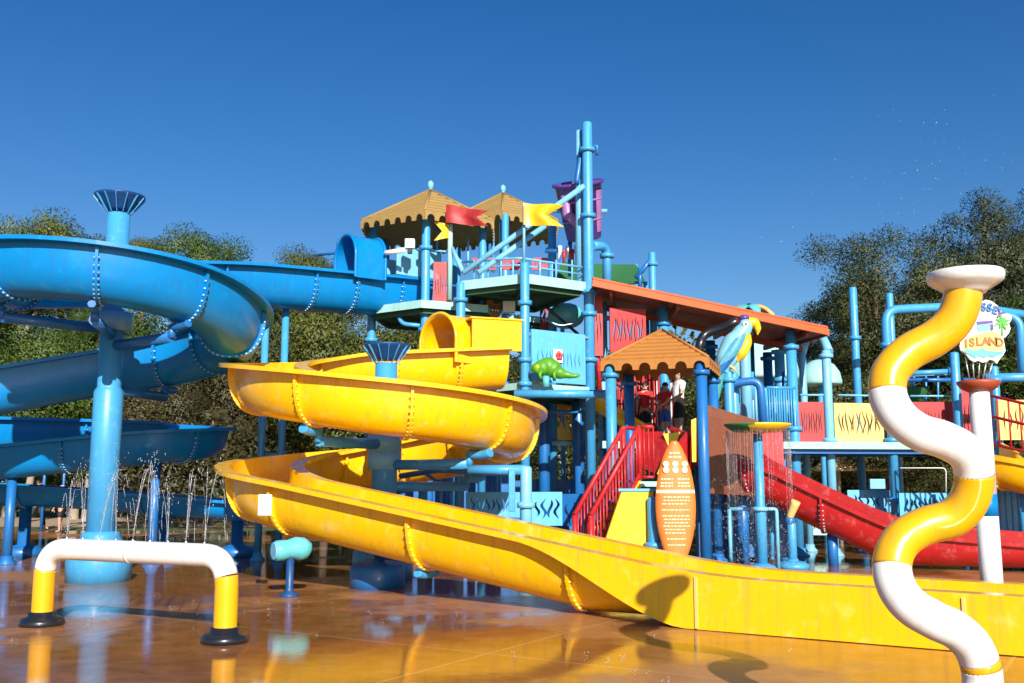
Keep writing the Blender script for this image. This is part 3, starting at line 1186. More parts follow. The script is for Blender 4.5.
C_ = (xat(525, 275, 20), 20.0 + .12); Lp = (xat(461, 280, 20.9), 20.9); Rp = (xat(588, 284, 21.0), 21.05)
Bp = (Lp[0] + Rp[0] - C_[0] + .3, 23.4)
Bl = (Lp[0] + .1, 22.6)
deck(tw, [C_, Rp, Bp, Bl, Lp], ZU + .10, .20, ['teal_pale', 'deck_under_shade'])
hx, hy, hr = -1.8, 22.45, 1.50
def hexa(cx, cy, r, rot, n=6): return [(cx + r * math.cos(R(rot) + 2 * pi * k / n), cy + r * math.sin(R(rot) + 2 * pi * k / n)) for k in range(n)]
deck(tw, hexa(hx, hy, 1.55, 25), zat(303, 21.3), .17, ['teal_pale', 'deck_under_shade'])
# middle deck
Cm = (xat(520, 390, 19.9), 20.0); Rm = (xat(590, 390, 21.0), 21.0)
deck(tw, [Cm, Rm, (Rm[0], 23.6), (Cm[0] - .6, 23.4), (Cm[0] - .9, 20.9)], zat(383, 20.1), .14, ['teal_pale', 'deck_under_shade'])
MB().tube([at(514, 394, 19.85), at(612, 394, 19.85)], .085, 14).build("beam", 'post_blue', tw)
# panels
def panel(root, px0, y0, Y0, px1, y1, Y1, ytop, mat, n, seed, wmax=.45, amp=.4, name="pierced_panel", **k):
    a = at(px0, y0, Y0); b = at(px1, y1, Y1)
    b.z = a.z
    h = zat(ytop, Y0) - a.z
    mb = slit_panel(MB(), a, b, h, n, seed=seed, wmax=wmax, amp=amp, **k)
    return mb.build(name, mat, root)


panel(tw, 531, 381, 20.12, 585, 384, 20.95, 329, 'panel_blue', 11, 3, .26, .3, mtop=.36, mbot=.28, side=.08)
panel(tw, 433, 306, 21.25, 452, 306, 21.3, 262, 'red_faded', 7, 4, .3, .3)
panel(tw, 466, 517, 19.4, 520, 517, 19.2, 492, 'panel_blue', 9, 5, .45, .6)
panel(tw, 531, 526, 20.1, 562, 526, 20.3, 492, 'panel_blue', 4, 6, .5, .6)
panel(tw, 562, 526, 20.4, 584, 526, 20.9, 494, 'deep_blue', 3, 8, .5, .6)
panel(tw, 556, 440, 23.2, 578, 440, 23.2, 398, 'yellow', 4, 9, .6, .7)
panel(tw, 486, 316, 22.0, 500, 316, 22.1, 300, 'roof_orange', 5, 10, .5, .4)
panel(tw, 595, 356, 21.3, 603, 356, 21.3, 296, 'red', 2, 15, .3, .3)
panel(tw, 610, 352, 21.1, 646, 352, 21.3, 308, 'red', 9, 12, .5, .6)
panel(tw, 600, 420, 23.5, 655, 420, 23.6, 360, 'red_faded', 12, 13, .5, .6)
panel(tw, 540, 330, 23.2, 556, 330, 23.2, 303, 'red_faded', 4, 14, .5, .6)
MB().box(at(470, 306, 22.4), (.34, .3, .26)).build("equipment_box", 'red', tw, bevel=.03)
MB().box(at(509, 307, 21.8), (.28, .2, .26)).build("equipment_box", 'white', tw, bevel=.02)
# red low guards on the upper deck
for a, b, s_ in ((472, 496, 21), (500, 520, 22), (532, 548, 23)):
    panel(tw, a, 270, 22.3, b, 270, 22.3, 258, 'red', 4, s_, .4, .4, name="guard_panel")
# inclined water pipes running up to the bucket mast
MB().tube([at(463, 273, 20.8), at(584, 186, 21.0)], .062, 12).build("inclined_pipe", 'pale_blue', tw)
MB().tube([at(478, 273, 20.6), at(545, 226, 21.1)], .062, 12).build("inclined_pipe", 'pale_blue', tw)
MB().tube([at(452, 248, 21.2), at(463, 272, 20.8)], .05, 12).build("inclined_pipe", 'pale_blue', tw)
MB().tube(bend_pipe([at(592, 246, 21.1), at(607, 246, 21.6), at(607, 290, 21.6)], .3), .10, 16).build("elbow_pipe", 'post_blue', tw)
MB().lathe([(.10, -.05), (.16, -.04), (.16, .04), (.10, .05)], at(607, 256, 21.6), 16).build("flange", 'post_blue', tw)
# mast head beside the tall post
x582 = xat(580, 200, 21.3)
MB().tube([V3(x582, 21.35, zat(285, 21.3)), V3(x582, 21.35, zat(130, 21.3))], [.12, .07], 14).build("mast", 'pale_blue', tw)
MB().tube([at(585, 127, 21.2), at(577, 180, 21.25), at(577, 184, 21.25)], [.05, .06, .06], 12).build("mast_pipe", 'deep_blue', tw)
MB().tube([at(590, 146, 21.1), at(597, 146, 21.1), at(597, 155, 21.1)], .035, 10).build("mast_pipe", 'deep_blue', tw)
MB().tube([at(545, 251, 22), at(585, 251, 22)], .045).build("cross_pipe", 'deep_blue', tw)
for k in range(5):
    c = at(560 + 4 * k, 246 + (k % 2) * 5, 21.9)
    MB().tube([c, c - Z * .12, c - Z * .3 + V3(.02 * (k - 2), 0)], [.05, .045, .02], 8).build("drip_nozzle", ['white', 'red_faded', 'steel', 'cloth_red', 'white'][k], tw)
# small railing around the hood of the blue slide
MB().tube(bend_pipe([at(362, 242, 22.1), at(338, 239, 22.1), at(338, 254, 22.1)], .1), .035).tube([at(362, 250, 22.1), at(318, 255, 22.4)], .03).build("hand_rail", 'deep_blue', tw)
# thin rails, hoses and ladders that clutter the decks
rnd = random.Random(8)
def thin(pix, Ys, r, mat, name="thin_pipe"):
    MB().tube(bend_pipe([at(a_, b_, y_) for (a_, b_), y_ in zip(pix, Ys)], .12), r, 8).build(name, mat, tw)


thin([(463, 262), (520, 258), (586, 268)], [21.2, 20.3, 21.2], .026, 'pale_blue', "hand_rail")
thin([(463, 269), (520, 265), (586, 275)], [21.2, 20.3, 21.2], .02, 'pale_blue', "hand_rail")
for px_, y_ in ((474, 21.0), (488, 20.8), (501, 20.6), (513, 20.4), (540, 20.4), (556, 20.7), (572, 21.0)):
    thin([(px_, 281), (px_, 260)], [y_, y_], .018, 'pale_blue', "rail_bar")
thin([(427, 250), (450, 252), (462, 262)], [21.4, 21.4, 21.2], .024, 'pale_blue', "hand_rail")
thin([(427, 283), (456, 286)], [21.35, 21.3], .03, 'deep_blue')
thin([(397, 312), (402, 324), (424, 326)], [21.6, 21.5, 21.4], .05, 'post_blue')
thin([(424, 344), (424, 380)], [21.3, 21.3], .05, 'pale_blue')
thin([(545, 306), (578, 334)], [21.6, 22.2], .035, 'black', "hand_rail")
thin([(541, 318), (560, 326), (582, 322)], [21.8, 21.8, 21.8], .02, 'steel')
thin([(528, 334), (588, 338)], [20.15, 21.0], .03, 'teal_pale', "hand_rail")
thin([(600, 352), (612, 378), (640, 384)], [21.5, 21.2, 21.2], .03, 'red')
thin([(596, 330), (600, 392)], [21.4, 21.4], .05, 'red')
thin([(594, 372), (640, 398)], [21.7, 21.5], .025, 'pale_blue')
thin([(437, 209), (437, 262)], [22.6, 22.6], .03, 'post_blue')
thin([(468, 236), (468, 272)], [22.4, 22.4], .03, 'pale_blue')
thin([(493, 232), (493, 272)], [23.0, 23.0], .04, 'post_blue')
thin([(570, 232), (570, 276)], [22.6, 22.6], .05, 'deep_blue')
thin([(533, 412), (590, 412)], [21.4, 21.6], .035, 'deep_blue')
thin([(552, 443), (584, 444)], [22.9, 22.9], .06, 'teal_pale')
thin([(400, 476), (440, 470), (512, 474)], [17.6, 17.4, 17.8], .05, 'deep_blue')
thin([(410, 462), (446, 488)], [18.2, 18.0], .03, 'deep_blue')
for px_ in (441, 452, 462):
    thin([(px_, 470), (px_, 520)], [19.8, 19.8], .03, 'post_blue')
MB().ball(at(566, 316, 22.4), (.42, .3, .30)).build("bubble_panel", 'teal', tw)
# red barred net wall behind the orange hut
mbn = MB()
for k in range(22):
    x_ = xat(598, 400, 22.3) + k * .062
    mbn.tube([V3(x_, 22.3, zat(432, 22.3)), V3(x_ + .03 * math.sin(k * 2.1), 22.3, zat(358, 22.3))], .016, 6)
for yy in (360, 380, 404, 430):
    mbn.tube([V3(xat(598, 400, 22.3), 22.32, zat(yy, 22.3)), V3(xat(598, 400, 22.3) + 1.35, 22.32, zat(yy, 22.3))], .022, 6)
mbn.build("barred_net", 'red', tw)
mbn = MB()
for k in range(9):
    x_ = xat(640, 400, 22.8) + k * .11
    mbn.tube([V3(x_, 22.8, zat(436, 22.8)), V3(x_, 22.8, zat(368, 22.8))], .035, 6)
mbn.build("striped_curtain", 'red_faded', tw)
mbn = MB()
for k in range(8):
    x_ = xat(640, 400, 22.8) + .055 + k * .11
    mbn.tube([V3(x_, 22.81, zat(436, 22.8)), V3(x_, 22.81, zat(374, 22.8))], .022, 6)
mbn.build("striped_curtain", 'white', tw)
# under-deck machinery hall: dark blue backing panels and posts between the slides
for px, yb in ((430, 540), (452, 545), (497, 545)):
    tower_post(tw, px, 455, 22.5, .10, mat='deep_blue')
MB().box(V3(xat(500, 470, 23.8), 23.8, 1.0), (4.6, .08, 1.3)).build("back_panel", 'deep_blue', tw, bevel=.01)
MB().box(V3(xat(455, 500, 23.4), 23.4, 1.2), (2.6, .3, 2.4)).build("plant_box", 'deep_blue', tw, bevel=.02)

# chameleon ornament on the shelf of the tower
def curve_body(pts, rads, n=18, mat=0):
    sp_ = catmull(pts, 8)
    k = len(pts)
    rr = []
    for i in range(len(sp_)):
        t = i / 8
        a = min(int(t), k - 2)
        f = t - a
        f = f * f * (3 - 2 * f)
        rr.append(rads[a] * (1 - f) + rads[a + 1] * f)
    return sp_, rr


cc = at(546, 381, 19.75)
def ch(u, w, v): return cc + V3(u, w, v)
rt = thing("chameleon_figure", cc, "green and yellow chameleon figure perched on the tower shelf above the blue pipe beam", "figure")
pts = [ch(-.27, -.02, .17), ch(-.20, -.02, .22), ch(-.08, 0, .26), ch(.04, .02, .28), ch(.16, .02, .23), ch(.28, 0, .16), ch(.42, -.02, .12), ch(.58, -.02, .10), ch(.68, -.02, .13)]
s_, r_ = curve_body(pts, [.05, .13, .17, .20, .18, .12, .07, .045, .02])
MB().tube(s_, r_, 18).build("body", 'lizard', rt)
MB().prism([(-.16, .36), (-.02, .40), (.0, .47), (-.10, .44), (-.24, .31)], (cc, V3(1, 0, 0), Z, V3(0, 1, 0)), .05).build("casque", 'lizard', rt)
MB().ball(ch(-.17, -.12, .27), (.045, .045, .045)).ball(ch(-.17, .10, .27), (.045, .045, .045)).build("eyes", 'yellow', rt)
for u, w in ((-.08, -.14), (-.06, .14), (.2, -.12), (.2, .14)):
    MB().tube([ch(u, w * .6, .20), ch(u - .05, w * 1.2, .12), ch(u - .02, w * 1.3, .02)], [.05, .035, .03], 8).build("leg", 'lizard', rt)
MB().tube([cc + V3(0, 0, -.12), cc + V3(0, 0, .1)], .07, 14).build("stand", 'teal', rt)
# flower plaque on the blue panel
c = at(558, 356, 20.45)
rt = thing("flower_plaque", c, "small white square plaque with a red flower hung on the blue tower panel", "plaque")
MB().box(c, (.24, .03, .28), rz=R(36)).build("backing", 'white', rt, bevel=.008)
fl = MB()
fw = V3(math.sin(R(36)), -math.cos(R(36)))
fu = V3(math.cos(R(36)), math.sin(R(36)))
for k in range(5):
    a = 2 * pi * k / 5 + .4
    fl.ball(c + fw * .02 + fu * (.055 * math.cos(a)) + Z * (.055 * math.sin(a)), (.05, .018, .05), n=10, k=6)
fl.build("flower", 'red', rt)


# ------------------------------------------------------------------ roofed huts
def pyramid_roof(root, cx, cy, rad, n, ze, za, rot, mat, val_h=.15, lobes=5, rows=8, finial=True):
    cen = V3(cx, cy)
    cor = [V3(cx + rad * math.cos(R(rot) + 2 * pi * k / n), cy + rad * math.sin(R(rot) + 2 * pi * k / n)) for k in range(n)]
    mb = MB()
    for k in range(n):
        a, b = cor[k], cor[(k + 1) % n]
        for j in range(rows):
            t0, t1 = j / rows, (j + 1) / rows
            def pt(p, t, dz): return p.lerp(cen, t * .985) + Z * (ze + (za - ze) * t + dz)
            lo = .028
            q = [pt(a, t0, lo), pt(b, t0, lo), pt(b, t1, .0), pt(a, t1, .0)]
            w = [pt(a, t0, -.03), pt(b, t0, -.03), pt(b, t1, -.03), pt(a, t1, -.03)]
            mb.add(q + w, [(0, 1, 2, 3), (7, 6, 5, 4), (0, 4, 5, 1), (1, 5, 6, 2), (2, 6, 7, 3), (3, 7, 4, 0)])
    rf = mb.build("roof", mat, root)
    vm = MB()
    for k in range(n):
        a, b = cor[k] + Z * ze, cor[(k + 1) % n] + Z * ze
        (o, U, V, W), L = frame(a, b)
        poly = [(0, .03)]
        pitch = L / lobes
        low = []
        for i in range(lobes):
            low.append((pitch * i, -val_h))
            for s in range(9):
                ang = pi * s / 8
                low.append((pitch * (i + .5) - pitch * .33 * math.cos(ang), -val_h + val_h * .8 * math.sin(ang) ** .8))
        low.append((L, -val_h))
        for i in range(len(low) - 1):
            (u0, v0), (u1, v1) = low[i], low[i + 1]
            if abs(u1 - u0) < 1e-6: continue
            vm.prism([(u0, v0), (u1, v1), (u1, .03), (u0, .03)], (o - W * .0, U, Z, W), .03)
    vm.build("scalloped_valance", mat, rf)
    hm = MB()
    for k in range(n):
        hm.tube([cor[k] + Z * (ze + .03), cen + Z * (za + .03)], .03, 8)
    hm.build("hip_ridges", mat, rf)
    if finial:
        MB().lathe([(.05, za - .03), (.05, za + .07), (.075, za + .10), (.07, za + .2), (.02, za + .25)], (cx, cy, 0), 14).build("finial", 'pale_blue', rf)
    return rf


h1 = thing("roofed_hut", (hx, hy, zat(303, 21.3)), "tan scalloped hexagonal hut roof over the blue slide entry at the tower's top left", "hut roof")
pyramid_roof(h1, hx - .10, 22.5, 1.70, 6, zat(214, 21.0), zat(191, 22.5), 31, 'roof_tan', .17, 6)
for k in (0, 1, 2):
    a = R(31) + 2 * pi * k / 6
    MB().tube([V3(hx + 1.36 * math.cos(a), 22.5 + 1.36 * math.sin(a), zat(303, 21.3)), V3(hx + 1.36 * math.cos(a), 22.5 + 1.36 * math.sin(a), zat(216, 21.0))], .075, 12).build("post", 'post_blue', h1)
h2c = (xat(503, 210, 25.4), 25.4)
h2 = thing("roofed_hut", (h2c[0], h2c[1], ZU), "tan scalloped hexagonal hut roof behind the red pennant, right of the other tan roof", "hut roof")
pyramid_roof(h2, h2c[0], h2c[1], 1.62, 6, zat(214, 23.9), zat(194, 25.4), 30, 'roof_tan', .17, 6)
for k in (1, 2, 3, 4):
    a = R(30) + 2 * pi * k / 6
    MB().tube([V3(h2c[0] + 1.4 * math.cos(a), h2c[1] + 1.4 * math.sin(a), 3.4), V3(h2c[0] + 1.4 * math.cos(a), h2c[1] + 1.4 * math.sin(a), zat(216, 23.9))], .075, 12).build("post", 'post_blue', h2)
deck(tw, hexa(h2c[0], h2c[1], 1.6, 30), ZU - .1, .16, ['teal_pale', 'deck_under_shade'])

# lower orange hut on four posts
fl_ = V3(xat(611, 400, 19.25), 19.25); fr_ = V3(xat(702, 400, 18.7), 18.7)
ed = (fr_ - fl_).normalized(); bk = V3(-ed.y, ed.x); wd = (fr_ - fl_).length
hc = (fl_ + fr_) / 2 + bk * wd / 2
h3 = thing("roofed_hut", hc, "orange planked square hut roof with scalloped edge on four blue posts above the surfboard sign", "hut roof")
rot3 = math.degrees(math.atan2(ed.y, ed.x)) + 45
ze3 = zat(359, 18.6)
pyramid_roof(h3, hc.x, hc.y, (wd / 2 + .16) * math.sqrt(2), 4, ze3, zat(331, 19.8), rot3, 'roof_orange', .17, 6, finial=False)
for q, mt in ((fl_, 'post_blue'), (fr_, 'deep_blue'), (fl_ + bk * wd, 'deep_blue'), (fr_ + bk * wd, 'deep_blue')):
    post_mb(q.x, q.y, 0, ze3 - .05, .105, rings=(ze3 - .24,), cap=False).build("post", mt, h3)

# ------------------------------------------------------------------ pennants
def pennant(name, p0, p1, h0, h1, notch, mat, label, wave=.05, seed=0, t=.02, flip=False):
    """stiff moulded swallow-tail flag from hoist p0 to tail p1"""
    p0, p1 = Vector(p0), Vector(p1)
    d = p1 - p0
    L = d.length
    W = d.cross(Z).normalized()
    n = 22
    vs = []
    nv = 5
    for i in range(n + 1):
        u = i / n
        h = h0 + (h1 - h0) * u
        for j in range(nv):
            v = j / (nv - 1)
            tail = 1 - notch * (1 - abs(2 * v - 1))
            c = p0 + d * u * tail + Z * ((v - .5) * h)
            c += W * wave * math.sin(u * 7 + seed)
            vs.append(c)
    m = len(vs)
    vs2 = [v + W * t for v in vs]
    fs = []
    for i in range(n):
        for j in range(nv - 1):
            a = i * nv + j
            fs.append((a, a + 1, a + nv + 1, a + nv))
            fs.append((m + a, m + a + nv, m + a + nv + 1, m + a + 1))
    per = [j for j in range(nv)] + [i * nv + nv - 1 for i in range(1, n + 1)] + [n * nv + j for j in range(nv - 2, -1, -1)] + [i * nv for i in range(n - 1, 0, -1)]
    for a, b in zip(per, per[1:] + per[:1]):
        fs.append((a, b, m + b, m + a))
    mb = MB().add(vs + vs2, fs, 0, True)
    o = mb.build(name, mat)
    o.data.set_sharp_from_angle(angle=R(50))
    return tag(o, label, "pennant")


pennant("pennant_flag", at(447, 214, 21.0), at(489, 219, 20.7), .40, .34, .28, 'red_faded', "faded red swallow tailed pennant flying right from the pole between the two tan roofs", .05, 1)
pennant("pennant_flag", at(449, 231, 21.1), at(434, 231, 21.0), .30, .42, .55, 'yellow', "small dark yellow swallow tailed pennant pointing left under the front tan roof", .02, 2)
pennant("pennant_flag", at(524, 214, 20.2), at(564, 216, 20.0), .46, .46, .42, 'yellow', "bright yellow swallow tailed pennant flying right in front of the purple bucket", .05, 3)
ppole = MB().tube([at(524, 264, 20.3), at(524, 203, 20.3)], .03, 10)
tag(ppole.build("flag_pole", 'pale_blue'), "thin pale blue pole holding the bright yellow pennant", "pole")

# white box and white tube on the blue entry
c = at(410, 244, 21.0)
rt = thing("white_box", c, "small white box mounted on the blue slide entry below the front tan roof", "lamp box")  # plain white box, gives no light
MB().box(c, (.21, .16, .21)).build("housing", 'white', rt, bevel=.015)
MB().box(c - Z * .16, (.10, .1, .11)).build("bracket", 'black', rt, bevel=.01)
mb = MB().tube([at(385, 253, 21.0), at(405, 250, 20.9)], .055, 14)
tag(mb.build("white_pipe", 'white'), "short white pipe lying along the top of the blue slide entry", "pipe")

# ------------------------------------------------------------------ tipping bucket
c = at(581, 211, 22.3)
bk_ = thing("tipping_bucket", c, "big purple tipping bucket with pink right side hung behind the tall blue mast", "bucket")
rotb = Matrix.Rotation(R(-8), 3, 'Y') @ Matrix.Rotation(R(20), 3, 'X')
mb = MB()
mb.lathe([(.02, -.66), (.37, -.66), (.40, -.63), (.54, .58), (.60, .60), (.60, .67), (.53, .67), (.37, -.58), (.02, -.6)], c, 32, rot=rotb)
mb.build("shell", 'purple', bk_)
mb = MB()
for i in range(15):
    pass
for zz, rr in ((-.2, .455), (.25, .505)):
    ring = [c + rotb @ V3(rr * math.cos(2 * pi * k / 32), rr * math.sin(2 * pi * k / 32), zz) for k in range(33)]
    mb.tube(ring, .022, 8)
mb.build("hoops", 'pink', bk_)
vs = []
for i in range(9):
    for j in range(9):
        a = R(-50 + 75 * i / 8)
        z = -.5 + .95 * j / 8
        rr = .40 + .14 * (z + .63) / 1.21 + .012
        vs.append(c + rotb @ V3(rr * math.cos(a), rr * math.sin(a), z))
MB().add(vs, [(i * 9 + j, i * 9 + j + 1, i * 9 + j + 10, i * 9 + j + 9) for i in range(8) for j in range(8)], 0, True).build("side_panel", 'pink', bk_)
MB().tube([c - V3(.75, 0, .0), c + V3(.6, 0, 0)], .05, 12).build("axle", 'pale_blue', bk_)
# splash lip spiral
MB().tube([c + V3(-.50, -.25, .45), c + V3(-.36, -.42, .15), c + V3(-.34, -.42, -.2), c + V3(-.10, -.48, -.45), c + V3(.15, -.46, -.5)], [.05, .11, .13, .10, .03], 10).build("swirl", 'pink', bk_)
# green shade canopy behind
q = [at(552, 290, 23.6), at(646, 284, 23.6), at(636, 266, 27.0), at(562, 263, 27.0)]
mb = MB()
n = 10
vs = []
for i in range(n + 1):
    for j in range(n + 1):
        u, v = i / n, j / n
        p = (q[0].lerp(q[1], u)).lerp(q[3].lerp(q[2], u), v)
        p = p + Z * (-.12 * math.sin(pi * u) * math.sin(pi * v) + .1 * (u - .5) ** 2)
        vs.append(p)
m_ = len(vs)
fs = [(i * (n + 1) + j, i * (n + 1) + j + 1, (i + 1) * (n + 1) + j + 1, (i + 1) * (n + 1) + j) for i in range(n) for j in range(n)]
mb.add(vs + [v + Z * .02 for v in vs], fs + [tuple(m_ + k for k in f[::-1]) for f in fs], 0, True)
can = thing("shade_canopy", (q[0] + q[2]) / 2 * Vector((1, 1, 0)), "dark green sagging shade cloth behind the tall mast and the red roof", "shade canopy")
mb.build("cloth", 'green_shade', can)
for p in (q[0], q[1], q[2], q[3]):
    MB().tube([V3(p.x, p.y, 0), p + Z * .05], .06, 10).build("post", 'post_blue', can)
# small mast with slanted brace right of the canopy
rt = thing("braced_post", (xat(655, 270, 22.9), 22.9, 0), "blue post with slanted dark brace standing above the upper end of the red roof", "post")
tower_post(rt, 655, 252, 22.9, .085, (264,))
MB().tube([at(636, 278, 22.9), at(654, 256, 22.9)], .06, 10).build("brace", 'deep_blue', rt)
MB().tube([at(640, 268, 22.9), at(640, 290, 22.9)], .05, 10).build("short_post", 'deep_blue', rt)

# ------------------------------------------------------------------ long red roof
A_ = at(592, 281, 20.5); B_ = at(827, 331, 21.6); C2_ = V3(6.75, 25.0, B_.z + .12); D2_ = V3(2.1, 24.2, A_.z + .1)
A_.z -= .02
lr = thing("long_roof", (A_ + C2_) / 2 * Vector((1, 1, 0)), "long sloping orange red roof slab on blue posts running right from the tower", "roof")
U = (B_ - A_).normalized()
mb = MB()
q = [A_, B_, C2_, D2_]
th = .05
mb.add([p - Z * th for p in q] + [p for p in q], [(3, 2, 1, 0)], 1)
mb.add([p - Z * th for p in q] + [p for p in q], [(4, 5, 6, 7), (0, 1, 5, 4), (1, 2, 6, 5), (2, 3, 7, 6), (3, 0, 4, 7)], 0)
mb.build("roof_sheet", ['roof_red', 'roof_under'], lr)
mb = MB()
for k in range(38):
    t = (k + .5) / 38
    mb.bar(A_.lerp(B_, t) + Z * .012 - V3(0, .0, 0), D2_.lerp(C2_, t) + Z * .012, .035, .03)
mb.build("roof_ribs", 'roof_red', lr)
mb = MB()
off = V3(0, -.035, 0)
for lo, hi_, w in ((-.10, .05, .05),):
    a0, b0 = A_ + off + Z * (lo + hi_) / 2, B_ + off + Z * (lo + hi_) / 2
    mb.bar(a0, b0, w, hi_ - lo)
mb.bar(B_ + Z * -.03 + V3(.03, 0), C2_ + Z * -.03 + V3(.03, 0), .05, .15)
mb.build("fascia", 'fascia', lr, bevel=.008)
MB().bar(A_ + Z * .075 + V3(0, -.03), B_ + Z * .075 + V3(0, -.03), .07, .05).build("edge_cap", 'fascia', lr, bevel=.01)
mb = MB()
for t in (.08, .36, .64, .92):
    mb.bar(A_.lerp(B_, t) - Z * .12 + V3(0, .12), D2_.lerp(C2_, t) - Z * .12, .07, .12)
mb.bar(A_.lerp(D2_, .5) - Z * .24, B_.lerp(C2_, .5) - Z * .24, .09, .12)
mb.build("purlins", 'roof_under', lr)
for px, Y, mt in ((793, 22.0, 'post_blue'), (665, 21.6, 'post_blue'), (769, 24.4, 'deep_blue'), (712, 24.0, 'deep_blue'), (603, 22.3, 'pale_blue')):
    x = xat(px, 400, Y)
    t = (x - A_.x) / (B_.x - A_.x)
    zt = A_.z + (B_.z - A_.z) * t + .1 * (Y - 21) / 4
    post_mb(x, Y, 0, zt - .30 if Y > 22.5 else zt - .08, .115, rings=(zt - .45, 2.75), cap=False).build("post", mt, lr)

# palm sprayer leaves showing over the roof
c = V3(xat(749, 300, 24.2), 24.2, 0)
zt = zat(309, 24.2)
rt = thing("palm_sprayer", c, "teal leafed palm shaped sprayer peeking over the red roof above the parrot", "sprayer")
MB().tube([c, c + Z * (zt - .1)], .09, 12).build("trunk", 'deep_blue', rt)
MB().ball(c + Z * (zt + .0), (.15, .15, .14)).build("crown_knob", 'black', rt)
for k in range(7):
    a = 2 * pi * k / 7 + .35
    d = V3(math.cos(a), math.sin(a))
    s_ = V3(-d.y, d.x)
    vs = []
    n = 9
    for i in range(n + 1):
        t = i / n
        w = .15 * math.sin(pi * min(1, t * .9 + .1)) ** .7
        ctr = c + d * (.62 * t) + Z * (zt + .05 + .28 * t - .52 * t * t)
        for sg, dz in ((-1, -.05), (0, 0.02), (1, -.05)):
            vs.append(ctr + s_ * (w * sg) + Z * dz)
    m_ = len(vs)
    fs = [(i * 3 + j, i * 3 + j + 1, i * 3 + j + 4, i * 3 + j + 3) for i in range(n) for j in range(2)]
    MB().add(vs + [v - Z * .02 for v in vs], fs + [tuple(m_ + q_ for q_ in f[::-1]) for f in fs], 0, True).build("frond", 'teal' if k % 3 else 'cream', rt)
# ------------------------------------------------------------------ middle and right part of the structure
mt_ = thing("play_platform", (5.0, 22.0, 0), "wide platform with teal deck edge, red and cream pierced panels and blue posts", "play platform")
zd = zat(446, 22.0)
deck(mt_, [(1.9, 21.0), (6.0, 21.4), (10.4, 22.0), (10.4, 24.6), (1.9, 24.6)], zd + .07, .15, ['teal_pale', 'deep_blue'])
panel(mt_, 799, 443, 22.0, 825, 443, 22.0, 402, 'red_faded', 9, 31, .35, .4)
panel(mt_, 835, 443, 22.0, 884, 443, 22.1, 403, 'cream', 12, 32, .45, .7)
panel(mt_, 912, 443, 22.6, 954, 443, 22.6, 402, 'red_faded', 11, 33, .3, .4)
panel(mt_, 962, 446, 22.8, 992, 446, 22.8, 390, 'red', 7, 38, .4, .5)
panel(mt_, 900, 524, 21.6, 948, 524, 21.8, 493, 'panel_blue', 8, 34, .55, .6, mtop=.1, mbot=.3)
panel(mt_, 848, 512, 22.6, 898, 512, 22.6, 490, 'panel_blue', 7, 35, .4, .5)
panel(mt_, 800, 535, 23.6, 850, 535, 23.6, 515, 'teal_pale', 7, 36, .3, .5)
MB().box(at(877, 484, 22.2), (.34, .1, .22)).build("control_box", 'pale_blue', mt_, bevel=.015)
MB().box(at(893, 484, 22.25), (.22, .1, .28)).build("control_box", 'red', mt_, bevel=.015)
for px, yt, Y, r, mt, rings in ((828, 350, 22.0, .10, 'pale_blue', (356, 440)), (858, 287, 24.2, .095, 'post_blue', (338,)), (895, 293, 25.2, .09, 'post_blue', ()), (957, 352, 22.3, .10, 'post_blue', ()), (996, 366, 21.2, .09, 'post_blue', (380,)), (804, 352, 23.4, .085, 'pale_blue', ())):
    tower_post(mt_, px, yt, Y, r, rings, mt)
MB().tube(bend_pipe([V3(xat(890, 400, 22.0), 22.0, 0), V3(xat(890, 400, 22.0), 22.0, zat(310, 22)), at(966, 306, 22.4), at(1060, 320, 23.0)], .32, 8), .10, 16).build("pipe_frame", 'post_blue', mt_)
for y in (345, 440, 500):
    MB().lathe([(.10, -.05), (.16, -.04), (.16, .04), (.10, .05)], V3(xat(890, 400, 22.0), 22.0, zat(y, 22)), 16).build("flange", 'post_blue', mt_)
MB().tube([at(897, 374, 22.6), at(957, 371, 22.4)], .06).build("cross_pipe", 'post_blue', mt_)
MB().lathe([(.06, -.05), (.10, -.04), (.10, .04), (.06, .05)], at(950, 371, 22.4), 12, rot=Matrix.Rotation(R(90), 3, 'Y')).build("flange", 'post_blue', mt_)
MB().tube([at(900, 380, 23.4), at(975, 380, 23.4)], .05).build("cross_pipe", 'deep_blue', mt_)
MB().tube([at(984, 378, 21.2), at(1060, 377, 21.2)], .10).build("cross_pipe", 'post_blue', mt_)
MB().tube(bend_pipe([at(990, 312, 21.6), at(1020, 318, 21.4), at(1022, 372, 21.4)], .3), .09, 14).build("elbow_pipe", 'post_blue', mt_)
MB().tube(bend_pipe([at(800, 360, 23.6), at(806, 338, 23.6), at(822, 336, 22.4), at(829, 352, 22.0)], .3), .10, 14).build("elbow_pipe", 'pale_blue', mt_)
for px in (872, 882, 893, 914, 926, 938):
    MB().tube([at(px, 402, 24.3), at(px, 376, 24.3)], .025, 8).build("rail_bar", 'post_blue', mt_)
MB().lathe([(.02, -.25), (.14, -.22), (.26, .05), (.3, .1), (.02, .12)], at(917, 392, 23.9), 20).build("green_bowl", 'green_shade', mt_)
# blue barred railing below the long roof
def bar_rail(root, a, b, ztop, n, mat, r=.016, rr=.035, toprail=True, name="railing"):
    a, b = Vector(a), Vector(b)
    mb = MB()
    hh = ztop - a.z
    mb.tube([a + Z * hh, b + Z * hh], rr, 10)
    mb.tube([a + Z * .06, b + Z * .06], rr * .8, 10)
    for k in range(n + 1):
        p = a.lerp(b, k / n)
        mb.tube([p + Z * .05, p + Z * (hh)], r, 6)
    return mb.build(name, mat, root)


